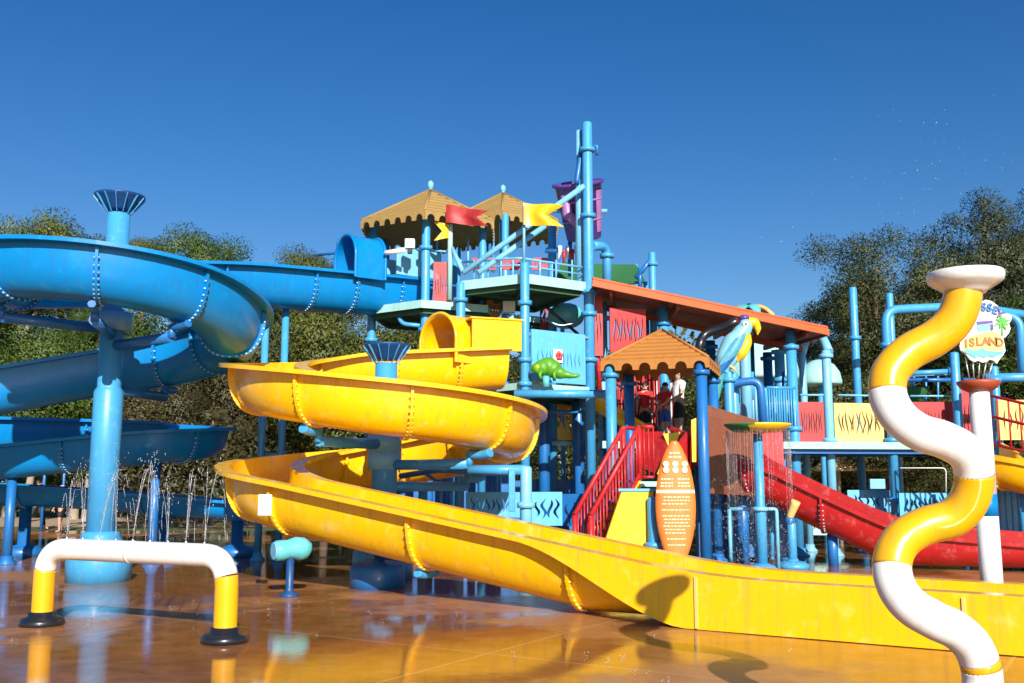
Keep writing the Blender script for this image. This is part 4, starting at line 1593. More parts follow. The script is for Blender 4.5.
bar_rail(mt_, at(742, 430, 21.9), at(766, 430, 21.7), zat(388, 21.8), 8, 'pale_blue', .03)
bar_rail(mt_, at(768, 430, 21.7), at(797, 430, 21.9), zat(388, 21.8), 12, 'post_blue', .022)
MB().box(at(758, 412, 22.3), (.44, .05, .78)).build("guard_panel", 'red_faded', mt_, bevel=.01)
MB().box(at(748, 408, 22.4), (.30, .05, .9)).build("guard_panel", 'pale_blue', mt_, bevel=.01)
MB().tube(bend_pipe([at(706, 390, 20.6), at(735, 383, 20.4), at(760, 380, 20.3), at(764, 430, 20.3)], .35), .085, 14).build("elbow_pipe", 'deep_blue', mt_)
tower_post(mt_, 781, 350, 23.2, .12, (352, 380))
tower_post(mt_, 746, 340, 21.2, .12, (), 'pale_blue', 440)
MB().box(at(729, 400, 21.6), (.2, .1, .95)).build("guard_panel", 'red', mt_, bevel=.01)
# teal and tan canopies seen far behind below the roof
for px, py, Y, rad, mat, lab in ((820, 382, 34, .72, 'teal_pale', "teal dome shade far behind the right end of the red roof"), (757, 378, 36, 1.5, 'teal_pale', "pale teal dome shade far behind the parrot and the barred railing")):
    c = V3(xat(px, py, Y), Y, zat(py, Y))
    rt = thing("shade_dome", (c.x, c.y, 0), lab, "shade dome")
    MB().lathe([(rad, -.1), (rad * 1.02, 0), (rad * .93, rad * .45), (rad * .7, rad * .8), (rad * .36, rad * 1.02), (.02, rad * 1.08)], c, 24).build("dome", mat, rt)
    MB().tube([V3(c.x, c.y, 0), c + Z * rad], .09, 10).build("post", 'post_blue', rt)
for px, py, Y, w, lab in ((766, 407, 33, 1.5, "tan parasol far behind the barred railing, left of the blue roof post"), (838, 463, 40, .95, "left of the two small tan thatched shades under the cream panel"), (884, 463, 40, 1.3, "right of the two small tan thatched shades under the cream panel"), (925, 465, 42, .9, "tan thatched shade seen inside the lower bend of the wavy pipe")):
    c = V3(xat(px, py, Y), Y, zat(py, Y))
    rt = thing("thatched_shade", (c.x, c.y, 0), lab, "thatched shade")
    MB().lathe([(w, -.32), (w * 1.03, -.22), (w * .7, .08), (w * .3, .30), (.03, .42)], c, 22, flute=lambda a, i: 1 + .04 * math.sin(a * 11) * (1 if i < 2 else .3)).build("thatch", 'thatch', rt)
    MB().tube([V3(c.x, c.y, 0), c], .08, 10).build("pole", 'bark', rt)

# ------------------------------------------------------------------ red slide
zkr = [(0, 2.75), (.5, 2.45), (1, 2.02), (1.5, 1.32), (2, .66), (2.5, .44), (3, .42)]
segr = [('P', (3.7, 21.2)), ('L', (xat(752, 460, 19.9), 19.9)), ('L', (xat(905, 520, 18.9), 18.9)), ('L', (13.0, 17.2))]
pr_, kr_ = make_path(segr, zkr)
rs = thing("red_water_slide", (5.2, 19.6, 0), "wet red water slide sloping down to the right behind the yellow tray sprayer", "water slide")
rsec = flume(rs, pr_, kr_, [.55, 1.02, 1.45, 1.95, 2.4], 'slide_red', 'bolt', w=.46, D=.68, L=.12, sfun=lambda k, z: min(.07 + .0 * k, z - .02), hifun=lambda k: (0, .17), dfun=lambda k, z: min(.68, z - .09))
q = [at(704, 404, 19.75), at(757, 420, 19.6), at(757, 496, 19.6), at(704, 494, 19.75)]
mb = MB()
w_ = V3(.02, .07)
mb.add(q + [p + w_ for p in q], [(0, 1, 2, 3), (7, 6, 5, 4), (0, 4, 5, 1), (1, 5, 6, 2), (2, 6, 7, 3), (3, 7, 4, 0)], 0)
mb.build("side_panel", 'rust', rs, bevel=.012)
MB().box(at(771, 448, 20.4), (.5, .06, .8)).build("back_panel", 'red', rs, bevel=.01)
i = sec_index(kr_, 1.5)
p, r, t, s, hi, d = rsec[i]
MB().tube([V3(p.x, p.y, 0), V3(p.x, p.y, p.z - d)], .10, 12).build("leg", 'deep_blue', rs)
i = sec_index(kr_, .85)
p, r, t, s, hi, d = rsec[i]
MB().tube([V3(p.x, p.y, 0), V3(p.x, p.y, p.z - d)], .12, 12).build("leg", 'deep_blue', rs)

# ------------------------------------------------------------------ stairs with red barred sides
st = thing("red_stair", (2.0, 20.1, 0), "steep stair with red barred side panels left of the surfboard sign", "stair")
f0 = V3(1.40, 17.95); f1 = V3(2.40, 18.85)
sd_ = (f1 - f0).normalized(); sn = V3(sd_.y, -sd_.x)
W_ = .40
H_ = 1.62
for k in range(9):
    c = f0.lerp(f1, (k + .5) / 9) + Z * (H_ * (k + 1) / 9 - .02) - sn * W_ / 2
    MB().box(c, (.26, W_, .04), rz=math.atan2(sd_.y, sd_.x)).build("step", 'deep_blue', st)
for sg in (0.0, 1.0):
    o = -sn * (W_ * sg)
    mb = MB()
    rail_ = []
    for k in range(17):
        p = f0.lerp(f1, k / 16) + o + Z * (H_ * k / 16)
        mb.tube([p + Z * .12, p + Z * .98], .017, 6)
    mb.tube([f0 + o + Z * 1.0, f1 + o + Z * (H_ + 1.0), f1 + o + sd_ * .4 + Z * (H_ + 1.0)], .045, 10)
    mb.tube([f0 + o + Z * .12, f1 + o + Z * (H_ + .12)], .04, 10)
    mb.tube([f0 + o + Z * 0, f0 + o + Z * 1.0], .045, 10)
    mb.tube([f1 + o + Z * H_, f1 + o + Z * (H_ + 1.0)], .045, 10)
    mb.build("railing", 'red', st)
    fr = (f0 + o, sd_, Z, sn)
    L_ = (f1 - f0).length
    MB().prism([(0, 0), (.25, 0), (L_, H_ - .25), (L_, H_ + .03), (0, .22)], fr, .05).build("side_board", 'yellow', st, bevel=.008)
MB().box(V3(2.85, 19.45, 1.55), (.95, 1.25, .1)).build("landing", 'teal_pale', st, bevel=.01)
bar_rail(st, V3(f1.x, f1.y, H_) , V3(f1.x + .25, f1.y - .1, H_), H_ + 1.0, 3, 'red')

# yellow stepped side wall right of the stair
YW = 17.75
q = [(600, 556), (606, 536), (621, 491), (653, 491), (653, 556)]
pts3 = [at(a, b, YW) for a, b in q]
o = pts3[0]
yw = thing("yellow_side_wall", (at(630, 556, YW).x, YW, 0), "plain yellow slanted side wall between the red stair and the surfboard sign", "side wall")
poly = [((p.x - o.x), max(.02, p.z)) for p in pts3]
MB().prism([(u, v) for u, v in poly], (V3(o.x, YW, 0), V3(1, 0, 0), Z, V3(0, -1, 0)), .14).build("wall_panel", 'yellow', yw, bevel=.02)
MB().box(V3(at(637, 491, YW).x, YW, at(637, 490, YW).z), (.68, .2, .05)).build("top_cap", 'panel_blue', yw, bevel=.01)

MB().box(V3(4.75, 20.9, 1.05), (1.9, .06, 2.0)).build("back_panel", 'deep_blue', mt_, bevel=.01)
for k_, (px_, yt_, yb_, Yq) in enumerate(((707, 498, 556, 20.3), (718, 498, 558, 20.5), (740, 500, 560, 20.4), (772, 500, 560, 20.2), (783, 372, 430, 22.4), (752, 372, 400, 21.5))):
    MB().tube([at(px_, yt_, Yq), at(px_, yb_, Yq)], .045 if k_ % 2 else .03, 8).build("thin_pipe", ('deep_blue', 'post_blue')[k_ % 2], mt_)
for pix, Ys, r_, m_ in ((((800, 448), (936, 452)), (21.9, 22.3), .03, 'post_blue'), (((905, 402), (905, 376), (950, 374)), (23.0, 23.0, 22.8), .025, 'pale_blue'), (((838, 395), (884, 396)), (22.0, 22.1), .022, 'pale_blue'),
                        (((800, 395), (828, 395)), (22.0, 22.0), .022, 'pale_blue'), (((910, 396), (956, 396)), (22.6, 22.6), .022, 'pale_blue'), (((962, 470), (995, 505)), (21.0, 20.6), .03, 'red'), (((900, 468), (946, 468), (946, 492)), (21.8, 21.8, 21.8), .012, 'white')):
    MB().tube(bend_pipe([at(a_, b_, y_) for (a_, b_), y_ in zip(pix, Ys)], .1), r_, 8).build("thin_pipe", m_, mt_)
# small yellow flume piece behind the hut posts
p0_, p1_ = at(592, 392, 21.7), at(646, 424, 21.4)
sgm = [('P', (p0_.x, p0_.y)), ('L', (p1_.x, p1_.y))]
ps_, ks_ = make_path(sgm, [(0, p0_.z), (1, p1_.z)])
ys2 = thing("short_yellow_chute", (p0_.x, p0_.y, 0), "short yellow chute slanting down behind the posts of the orange hut", "chute")
flume(ys2, ps_, ks_, [], 'slide_yellow', 'bolt_yellow', w=.3, D=.35, L=.06, sfun=lambda k, z: .08)
MB().tube([V3(p0_.x + .3, p0_.y + .1, 0), V3(p0_.x + .3, p0_.y + .1, p0_.z - .4)], .06, 10).build("leg", 'deep_blue', ys2)

# ------------------------------------------------------------------ surfboard sign
YB = 17.3
cx_, zt_, zb_ = xat(675.5, 500, YB), zat(441, YB), zat(566, YB)
sb = thing("surfboard_sign", (cx_, YB, 0), "tall orange surfboard sign standing upright with pale writing and a cream band", "surfboard sign")
def sb_w(t):      # half width, t from 0 (tip at the top) to 1
    return .345 * (math.sin(pi * min(1, (t * .94 + .015))) ** .62)
n = 40
outl = [(sb_w(i / n), zt_ + (zb_ - zt_) * i / n) for i in range(n + 1)]
vs, fs = [], []
for (w, z) in outl:
    for k in range(9):
        u = -1 + 2 * k / 8
        vs.append(V3(cx_ + w * u, YB - .055 * (1 - u * u) ** .5 - .004, z))
    for k in range(9):
        u = 1 - 2 * k / 8
        vs.append(V3(cx_ + w * u, YB + .055 * (1 - u * u) ** .5 + .004, z))
for i in range(n):
    for k in range(18):
        k2 = (k + 1) % 18
        fs.append((i * 18 + k, i * 18 + k2, (i + 1) * 18 + k2, (i + 1) * 18 + k))
fs.append(tuple(range(18)))
fs.append(tuple(n * 18 + k for k in range(18)))
MB().add(vs, fs, 0, True).build("board", 'board_orange', sb)


def sb_strip(z0, z1, u0, u1, mat, name, off=.006, k=6):
    vs = []
    for z in (z0, z1):
        t = (z - zt_) / (zb_ - zt_)
        w = sb_w(t)
        for i in range(k + 1):
            u = u0 + (u1 - u0) * i / k
            vs.append(V3(cx_ + w * u, YB - .055 * max(0, (1 - u * u)) ** .5 - .004 - off, z))
    return vs, [(i, i + 1, k + 2 + i, k + 1 + i) for i in range(k)]


mb = MB()
zz = zat(491.5, YB)
v_, f_ = sb_strip(zz - .028, zz + .028, -.98, .98, 0, "")
mb.add(v_, f_, 0)
mb.build("cream_band", 'board_cream', sb)
mb = MB()
rnd = random.Random(5)
for py in (453, 457):
    z = zat(py, YB)
    u = -.55
    while u < .5:
        L = rnd.uniform(.14, .32)
        v_, f_ = sb_strip(z - .014, z + .014, u, min(u + L, .58), 0, "", k=3); mb.add(v_, f_)
        u += L + .09
for py in (464, 470):
    z = zat(py, YB)
    for k in range(3):
        c = V3(cx_ + (-.16 + .16 * k), YB - .066, z)
        mb.lathe([(.052, 0), (.052, .006)], c, 14, rot=Matrix.Rotation(R(90), 3, 'X'))
for py in (479, 483, 486):
    z = zat(py, YB)
    for u0, u1 in ((-.8, -.15), (.12, .78)):
        u = u0
        while u < u1:
            L = rnd.uniform(.09, .2)
            v_, f_ = sb_strip(z - .013, z + .013, u, min(u + L, u1), 0, "", k=2); mb.add(v_, f_)
            u += L + .05
py = 497
while py < 548:
    z = zat(py, YB)
    u = -.72 + rnd.uniform(0, .1)
    e = rnd.uniform(.45, .74)
    while u < e:
        L = rnd.uniform(.08, .24)
        v_, f_ = sb_strip(z - .009, z + .009, u, min(u + L, e), 0, "", k=2); mb.add(v_, f_)
        u += L + .05
    py += 3.4 if rnd.random() < .75 else 6
tag(mb.build("writing_lines", 'board_cream', sb), kind="stuff")
mb = MB()
for k in range(6):
    v_, f_ = sb_strip(zat(563, YB) - .014, zat(563, YB) + .02, -.5 + .17 * k, -.38 + .17 * k, 0, "", k=2); mb.add(v_, f_)
mb.build("base_marks", 'black', sb)
MB().lathe([(.16, 0), (.16, .05), (.07, .08), (.06, .5)], V3(cx_, YB + .13, 0), 16).build("stand", 'steel', sb)
# bollard left of the board and red and yellow flaps above
Yb = 17.6
x = xat(653, 530, Yb)
tag(post_mb(x, Yb, 0, zat(497, Yb), .095, rings=(zat(545, Yb),)).build("bollard", 'post_blue', origin=(x, Yb, 0)), "short bright blue bollard post left of the surfboard sign", "bollard")
rf_ = thing("red_funnel", (xat(664, 450, 20.2), 20.2, 0), "red folded splash panels with yellow inlays behind the top of the surfboard sign", "splash panel")
def plate(root, pix, Y, mat, name, t=.05, dY=0.0):
    """flat plate given by its corners, standing at distance Y (dY: extra distance per corner)"""
    p = [at(a, b, Y + (dY[i] if dY else 0)) for i, (a, b) in enumerate(pix)]
    n_ = (p[1] - p[0]).cross(p[2] - p[0]).normalized()
    n = len(p)
    MB().add([q - n_ * t / 2 for q in p] + [q + n_ * t / 2 for q in p], [tuple(range(n)), tuple(range(n, 2 * n))[::-1]] + [(i, (i + 1) % n, n + (i + 1) % n, n + i) for i in range(n)], 0).build(name, mat, root)


plate(rf_, [(641, 432), (662, 432), (668, 446), (657, 474), (641, 468)], 20.2, 'red', "panel", dY=(.3, 0, -.2, 0, .3))
plate(rf_, [(676, 446), (690, 428), (692, 470), (688, 474)], 20.2, 'red', "panel", dY=(-.2, .2, .3, 0))
plate(rf_, [(663, 434), (680, 432), (675, 446), (668, 446)], 20.05, 'yellow', "inlay")
plate(rf_, [(657, 474), (668, 446), (671, 450), (662, 476)], 19.95, 'yellow', "inlay")
plate(rf_, [(691, 420), (696, 418), (696, 462), (692, 462)], 20.1, 'yellow', "inlay")
MB().tube([V3(xat(664, 450, 20.4), 20.4, 0), V3(xat(664, 450, 20.4), 20.4, zat(450, 20.4))], .08, 10).build("post", 'deep_blue', rf_)

# ------------------------------------------------------------------ yellow tray sprayer
YTR = 18.1
x = xat(760, 500, YTR)
tr_ = thing("tray_sprayer", (x, YTR, 0), "round yellow and green tray on a blue post, letting water fall", "tray sprayer")
MB().lathe([(.10, .1), (.10, zat(509, YTR)), (.085, zat(505, YTR)), (.085, zat(434, YTR))], (x, YTR, 0), 18).build("post", 'post_blue', tr_)
MB().lathe([(.26, 0), (.27, .06), (.22, .12), (.13, .15), (.10, .16)], (x, YTR, 0), 24).build("foot", 'post_blue', tr_)
MB().lathe([(.1, -.04), (.15, -.03), (.15, .03), (.1, .04)], (x, YTR, zat(509, YTR)), 18).build("collar", 'pale_blue', tr_)
zt2 = zat(428, YTR)
mb = MB()
n = 30
prof = [(.05, -.07), (.44, -.07), (.58, .03), (.60, .07), (.56, .07), (.42, -.03), (.05, -.03)]
mb.lathe(prof, (x, YTR, zt2), n)
for i, f in enumerate(mb.f):
    c = sum((mb.v[k] for k in f), Vector()) / len(f)
    if len(f) == 4 and c.x < x - .22: mb.mi[i] = 1
mb.build("tray", ['yellow', 'green_shade'], tr_)
fr_rt = thing("water_frame", (x + .1, YTR + .5, 0), "pale blue square pipe frame with a falling water curtain behind the tray sprayer's post", "water frame")
z5 = zat(509, YTR + .5)
MB().tube(bend_pipe([V3(x - .45, YTR + .5, z5), V3(x + .42, YTR + .5, z5), V3(x + .42, YTR + .5, 0)], .06), .035, 10).tube([V3(x - .45, YTR + .5, 0), V3(x - .45, YTR + .5, z5)], .035, 10).build("frame", 'pale_blue', fr_rt)
rnd = random.Random(21)
wm = MB()
for k in range(64):
    a = 2 * pi * k / 64 + rnd.uniform(-.04, .04)
    p = V3(x + .56 * math.cos(a), YTR + .56 * math.sin(a), zt2 - .05)
    ln = rnd.uniform(.2, 1.7)
    wm.tube([p, p + V3(.01 * math.cos(a), .01 * math.sin(a), -ln)], [.003, .0014], 4)
for k in range(500):
    a = rnd.uniform(0, 2 * pi)
    rr = .56 + rnd.gauss(0, .05)
    z = rnd.uniform(0.02, zt2 - .1)
    rad = rnd.uniform(.0025, .006)
    wm.ball(V3(x + rr * math.cos(a) * 1.05, YTR + rr * math.sin(a), z), (rad, rad, rad * rnd.uniform(1.2, 4)), n=5, k=4)
tag(wm.build("falling_water", 'water', origin=(x, YTR, 0)), "water dripping in fine strands from the yellow and green tray", "water", kind="stuff")
wm = MB()
for k in range(1500):
    px_ = rnd.uniform(704, 785)
    p = at(px_, 500, 19.6 + rnd.uniform(-.5, .7))
    z = rnd.uniform(.02, 1.75)
    rad = rnd.uniform(.0025, .0075)
    wm.ball(V3(p.x, p.y, z), (rad, rad, rad * rnd.uniform(1, 3)), n=5, k=4)
tag(wm.build("falling_water", 'water', origin=(4.5, 19.6, 0)), "curtain of splashing drops falling below the rust coloured panel", "water", kind="stuff")

# cream water cannon on a blue stand
Yc = 18.9
x = xat(792, 540, Yc)
wc = thing("water_cannon", (x, Yc, 0), "small cream tilted water cannon on a blue stand under the red slide", "water cannon")
post_mb(x, Yc, 0, zat(522, Yc), .085).build("stand", 'post_blue', wc)
MB().lathe([(.30, 0), (.30, .07), (.22, .12), (.12, .14)], (x, Yc, 0), 20).build("foot", 'post_blue', wc)
a = at(789, 519, Yc); b = at(796, 501, Yc - .1)
MB().tube([a, a.lerp(b, .2), a.lerp(b, .8), b], [.065, .07, .085, .09], 14).build("barrel", 'cream', wc)
MB().ball(at(790, 521, Yc), (.10, .10, .10)).build("pivot", 'deep_blue', wc)

# ------------------------------------------------------------------ parrot
Yp = 20.4
def pq(px, py, dy=0.0): return at(px, py, Yp + dy)
pt_ = thing("parrot_figure", pq(727, 368) , "large pale blue macaw figure with yellow breast and hooked beak perched on a post", "parrot figure")
s_, r_ = curve_body([pq(722, 372), pq(727, 358), pq(733, 345), pq(740, 335), pq(745, 327), pq(744.5, 320)], [.12, .22, .235, .18, .155, .09], 20)
MB().tube(s_, r_, 22).build("body", 'teal_parrot', pt_)
MB().ball(pq(744, 318), (.11, .12, .07)).build("crest", 'purple', pt_)
s_, r_ = curve_body([pq(748, 322), pq(754, 323), pq(757.5, 328), pq(757.5, 335)], [.10, .11, .075, .012], 14)
MB().tube(s_, r_, 14).build("upper_beak", 'yellow', pt_)
s_, r_ = curve_body([pq(747, 330), pq(751, 333), pq(753, 336)], [.06, .05, .015], 12)
MB().tube(s_, r_, 12).build("lower_beak", 'black', pt_)
for dyy in (-.145, .145):
    MB().ball(pq(745.5, 324, dyy), (.065, .03, .06)).build("eye_patch", 'white', pt_)
    MB().ball(pq(746, 324, dyy * 1.2), (.022, .02, .022)).build("eye", 'black', pt_)
s_, r_ = curve_body([pq(745, 335, -.06), pq(743, 344, -.1), pq(739, 353, -.1), pq(734, 361, -.06)], [.07, .12, .12, .05], 16)
MB().tube([p + V3(.05, -.03, 0) for p in s_], r_, 16).build("breast", 'yellow', pt_)
for sg in (-1, 1):
    s_ = []
    wb = MB()
    nx, ny = 8, 6
    vs = []
    for i in range(nx + 1):
        t = i / nx
        ctr = pq(738 - 20 * t, 337 + 40 * t) + V3(0, sg * (.24 + .05 * math.sin(pi * t) - .12 * t), 0)
        wid = .24 * math.sin(pi * min(1, .12 + t * .86)) ** .6
        ax_ = V3(.8, 0, -.6 * -1).normalized()
        for j in range(ny + 1):
            v = -1 + 2 * j / ny
            vs.append(ctr + V3(.86, 0, .5) * (wid * v) + V3(0, sg * .06 * (1 - v * v), 0))
    m_ = len(vs)
    fs = [(i * (ny + 1) + j, i * (ny + 1) + j + 1, (i + 1) * (ny + 1) + j + 1, (i + 1) * (ny + 1) + j) for i in range(nx) for j in range(ny)]
    wb.add(vs + [v - V3(0, sg * .03, 0) for v in vs], fs + [tuple(m_ + q_ for q_ in f[::-1]) for f in fs], 0, True)
    for i, f in enumerate(wb.f):
        row = (i % (nx * ny)) // ny
        wb.mi[i] = 1 if row >= 5 else 0
    wb.build("wing", ['teal_wing', 'deep_blue'], pt_)
s_, r_ = curve_body([pq(722, 366), pq(719, 380), pq(716, 396), pq(713, 408)], [.11, .10, .08, .03], 14)
MB().tube(s_, r_, 14).build("tail", 'tail_green', pt_)
for dyy in (-.1, .1):
    lg = MB().tube([pq(730, 360, dyy), pq(729, 367, dyy)], [.07, .045], 10)
    for k in (-1, 0, 1):
        lg.tube([pq(729, 366, dyy), pq(729 + 5, 368.5, dyy + k * .07), pq(729 + 6, 371, dyy + k * .08)], [.035, .03, .015], 8)
    lg.build("foot", 'cream', pt_)
for px in (729, 737):
    x = xat(px, 390, Yp + .0)
    pst = post_mb(x, Yp + (.0 if px == 729 else .3), 0, zat(371, Yp), .105, rings=(zat(380, Yp),), foot=False)
    tag(pst.build("perch_post", 'post_blue', origin=(x, Yp, 0)), "blue post directly under the parrot's feet" if px == 729 else "blue post just right of the parrot's perch, in front of the barred railing", "post")
mb = MB().tube(bend_pipe([pq(698, 352, .6), pq(703, 334, .8), pq(722, 328, .7), pq(738, 321, .5)], .3), .10, 14)
tag(mb.build("shade_painted_pipe", 'black'), "thick curved pipe with its shade painted black, arching behind the parrot's back", "pipe")  # black colour stands in for the shade on this pipe

# ------------------------------------------------------------------ island sign on the white pole
YP = 11.6
zdisc = zat(384, YP)
xb, xt = xat(992, 587, YP), xat(979, 390, YP)
wp = thing("white_spray_pole", (xb + .02, YP, 0), "white tapered pole with a blue band and a rust red dish on top", "pole")
def polep(z):
    z_lo = zat(587, YP)
    t = (z - z_lo) / (zdisc - z_lo)
    return V3(xb + (xt - xb) * t, YP, z)
zs_ = [0.0, zat(516, YP), zat(494, YP), zdisc - .05]
for (za_, zb2), mt in zip(zip(zs_, zs_[1:]), ('pipe_white', 'slide_blue', 'pipe_white')):
    MB().tube([polep(za_), polep(zb2)], [.125 - .005 * za_, .125 - .005 * zb2], 24).build("shaft" if mt == 'pipe_white' else "blue_band", mt, wp)
MB().lathe([(.13, -.09), (.20, -.05), (.235, .0), (.24, .03), (.20, .04), (.02, .045)], polep(zdisc), 28).build("dish", 'rust_disc', wp)
MB().lathe([(.23, 0), (.23, .05), (.15, .09), (.13, .15)], polep(0), 20).build("foot", 'pipe_white', wp)
sgz = zat(337, YP)
isl = thing("island_sign", (xat(985, 337, YP), YP, zdisc + .04), "colourful cut out island sign with palm and teal waves above the rust dish", "sign")
def spx(x, y): return ((x / 9.76 + 945), (y / 9.76 + 295))
outline = [(200, 300), (260, 150), (330, 80), (390, 48), (450, 62), (510, 108), (545, 160), (560, 188), (610, 185), (645, 205), (640, 250), (618, 280), (635, 330), (618, 372), (580, 420), (560, 400), (572, 470), (585, 545), (560, 590), (528, 628), (500, 672), (470, 640), (430, 628), (400, 655), (360, 660), (320, 640), (280, 655), (240, 630), (200, 580), (150, 545), (138, 500), (150, 450), (180, 400)]
pl = [spx(*p) for p in outline]
o0 = at(985, 337, YP)
def sxy(px, py):
    p = at(px, py, YP)
    return (p.x - o0.x, p.z - o0.z)
fr = (o0, V3(1, 0, 0), Z, V3(0, -1, 0))
def splate(pix, y_off, t, mat, name):
    f2 = (o0 + V3(0, -y_off, 0), fr[1], fr[2], fr[3])
    return MB().prism([sxy(*spx(*p)) for p in pix], f2, t).build(name, mat, isl)
splate(outline, 0, .03, 'white', "backboard")
splate([(160, 520), (180, 440), (260, 400), (330, 380), (440, 350), (540, 400), (560, 540), (400, 550), (250, 540)], .018, .012, 'cream', "sand_shape")
splate([(150, 545), (220, 535), (300, 548), (350, 520), (420, 552), (500, 555), (575, 548), (545, 585), (505, 590), (470, 612), (420, 598), (380, 615), (330, 600), (285, 618), (240, 590), (195, 570)], .020, .014, 'teal', "wave_shape")
splate([(300, 262), (450, 250), (460, 275), (305, 290)], .020, .012, 'purple', "banner_shape")
splate([(300, 295), (440, 285), (430, 345), (320, 360)], .019, .012, 'pale_blue', "sky_shape")
splate([(430, 290), (462, 285), (462, 345), (440, 350)], .021, .012, 'purple', "banner_shape")
for k, a in enumerate((-20, 15, 55, 100, 150, 205, 250, 300)):
    c_ = (545, 262)
    L_ = 85 if k % 2 else 70
    d_ = (math.cos(R(a)), -math.sin(R(a)))
    n_ = (-d_[1], d_[0])
    splate([c_, (c_[0] + d_[0] * L_ * .5 + n_[0] * 16, c_[1] + d_[1] * L_ * .5 + n_[1] * 16), (c_[0] + d_[0] * L_, c_[1] + d_[1] * L_ + 12), (c_[0] + d_[0] * L_ * .5 - n_[0] * 12, c_[1] + d_[1] * L_ * .5 - n_[1] * 12)], .022 + .0007 * k, .012, 'leaf_paint', "palm_frond")
splate([(538, 265), (552, 265), (560, 400), (540, 400)], .0185, .012, 'lizard', "palm_trunk")


def letter(ch_, px, py, size, rot, mat, depth=.012):
    cu = bpy.data.curves.new("letter", 'FONT')
    cu.body = ch_
    cu.size = size
    cu.align_x = 'CENTER'
    cu.align_y = 'CENTER'
    cu.extrude = depth / 2
    cu.offset = size * .03
    tmp = bpy.data.objects.new("tmp", cu)
    col.objects.link(tmp)
    me = bpy.data.meshes.new_from_object(tmp.evaluated_get(bpy.context.evaluated_depsgraph_get()))
    bpy.data.objects.remove(tmp)
    me.materials.clear()
    me.materials.append(M[mat])
    ob = bpy.data.objects.new("letter", me)
    col.objects.link(ob)
    ob.parent = isl
    p = at(px, py, YP)
    ob.location = V3(p.x, YP - .028, p.z) - ORG[isl]
    ob.rotation_euler = (R(90), 0, 0)
    ob.rotation_euler.rotate_axis('Z', R(rot))
    ORG[ob] = ORG[isl]


for ch_, x_, y_, r_ in zip("ODYSSEY", (210, 258, 312, 368, 424, 478, 522), (215, 170, 138, 124, 130, 154, 192), (38, 24, 10, 2, -8, -20, -34)):
    a, b = spx(x_, y_)
    letter(ch_, a, b, .135, r_, 'purple' if ch_ in "ODY" else 'deep_blue')
for ch_, x_, y_ in zip("ISLAND", (195, 252, 318, 385, 455, 520), (480, 470, 462, 458, 460, 468)):
    a, b = spx(x_, y_)
    letter(ch_, a, b, .135, 0, 'roof_orange')
for k in range(5):
    a = at(966 + 7.5 * k, 355, YP); b = polep(zdisc + .03) + V3(-.10 + .05 * k, 0, 0)
    MB().tube([a + V3(0, .03), b], .009, 6).build("rod", 'steel', isl)

# ------------------------------------------------------------------ far right: red railing on a yellow chute
fr5 = thing("yellow_curved_chute", (10.2, 18.4, 0), "yellow curved chute with red barred railing at the right edge", "chute")
zc_ = zat(470, 18.4)
sg5 = [('P', (xat(988, 450, 19.2), 19.6)), ('L', (xat(1010, 470, 18.6), 18.9)), ('L', (10.9, 17.8))]
p5, k5 = make_path(sg5, [(0, 2.35), (1, 2.1), (2, 1.55)])
flume(fr5, p5, k5, [1.0], 'slide_yellow', 'bolt_yellow', w=.45, D=.62, L=.08, sfun=lambda k, z: .1)
a = V3(p5[2].x - .1, p5[2].y - .3, 0); b = V3(11.2, 17.4, 0)
rl = MB()
for k in range(15):
    t = k / 14
    p = a.lerp(b, t)
    z_ = 2.3 - .75 * t
    rl.tube([p + Z * z_, p + Z * (z_ + .95 - .1 * t)], .018, 6)
for h in (.95, .55, .02):
    rl.tube([a + Z * (2.3 + h), b + Z * (1.55 + h * .9)], .028, 8)
rl.build("railing", 'red', fr5)
panel(fr5, 998, 440, 20.4, 1060, 440, 20.4, 400, 'cream', 9, 61, .3, .3)
MB().tube([V3(9.6, 18.9, 0), V3(9.6, 18.9, 1.5)], .1, 12).build("leg", 'post_blue', fr5)
wf = thing("water_wall", (10.2, 19.6, 0), "blue wall panel streaming with water below the yellow curved chute at the right edge", "wall panel")
mb = MB()
mb.box(V3(10.6, 19.6, .72), (2.6, .08, 1.44))
for k in range(22):
    mb.tube([V3(9.35 + .118 * k, 19.55, .02), V3(9.35 + .118 * k, 19.55, 1.42)], .022, 6)
mb.build("slatted_panel", 'pale_blue', wf)
wm = MB()
for k in range(260):
    p = V3(rnd.uniform(9.3, 11.8), 19.45 - abs(rnd.gauss(0, .06)), rnd.uniform(.02, 1.5))
    rad = rnd.uniform(.004, .012)
    wm.ball(p, (rad, rad, rad * rnd.uniform(1.5, 5)), n=5, k=4)
tag(wm.build("falling_water", 'water', origin=(10.5, 19.5, 0)), "water streaming down the blue wall panel at the right edge", "water", kind="stuff")

# far yellow-edged shelter at the left behind the blue slides
Ysh = 33.0
c = at(72, 440, Ysh)
sh = thing("small_shelter", (c.x, Ysh + .8, 0), "small flat shelter with yellow fascia seen between the blue slides at the left", "shelter")
MB().box(V3(c.x, Ysh + .9, c.z - .03), (2.0, 1.8, .08)).build("roof_slab", 'rust_disc', sh)
MB().box(V3(c.x, Ysh - .03, c.z), (2.04, .05, .20), ).build("fascia", 'yellow', sh, bevel=.01)
for sx in (-.9, .9):
    for sy in (.15, 1.6):
        MB().tube([V3(c.x + sx, Ysh + sy, 0), V3(c.x + sx, Ysh + sy, c.z - .07)], .05, 8).build("post", 'deep_blue', sh)
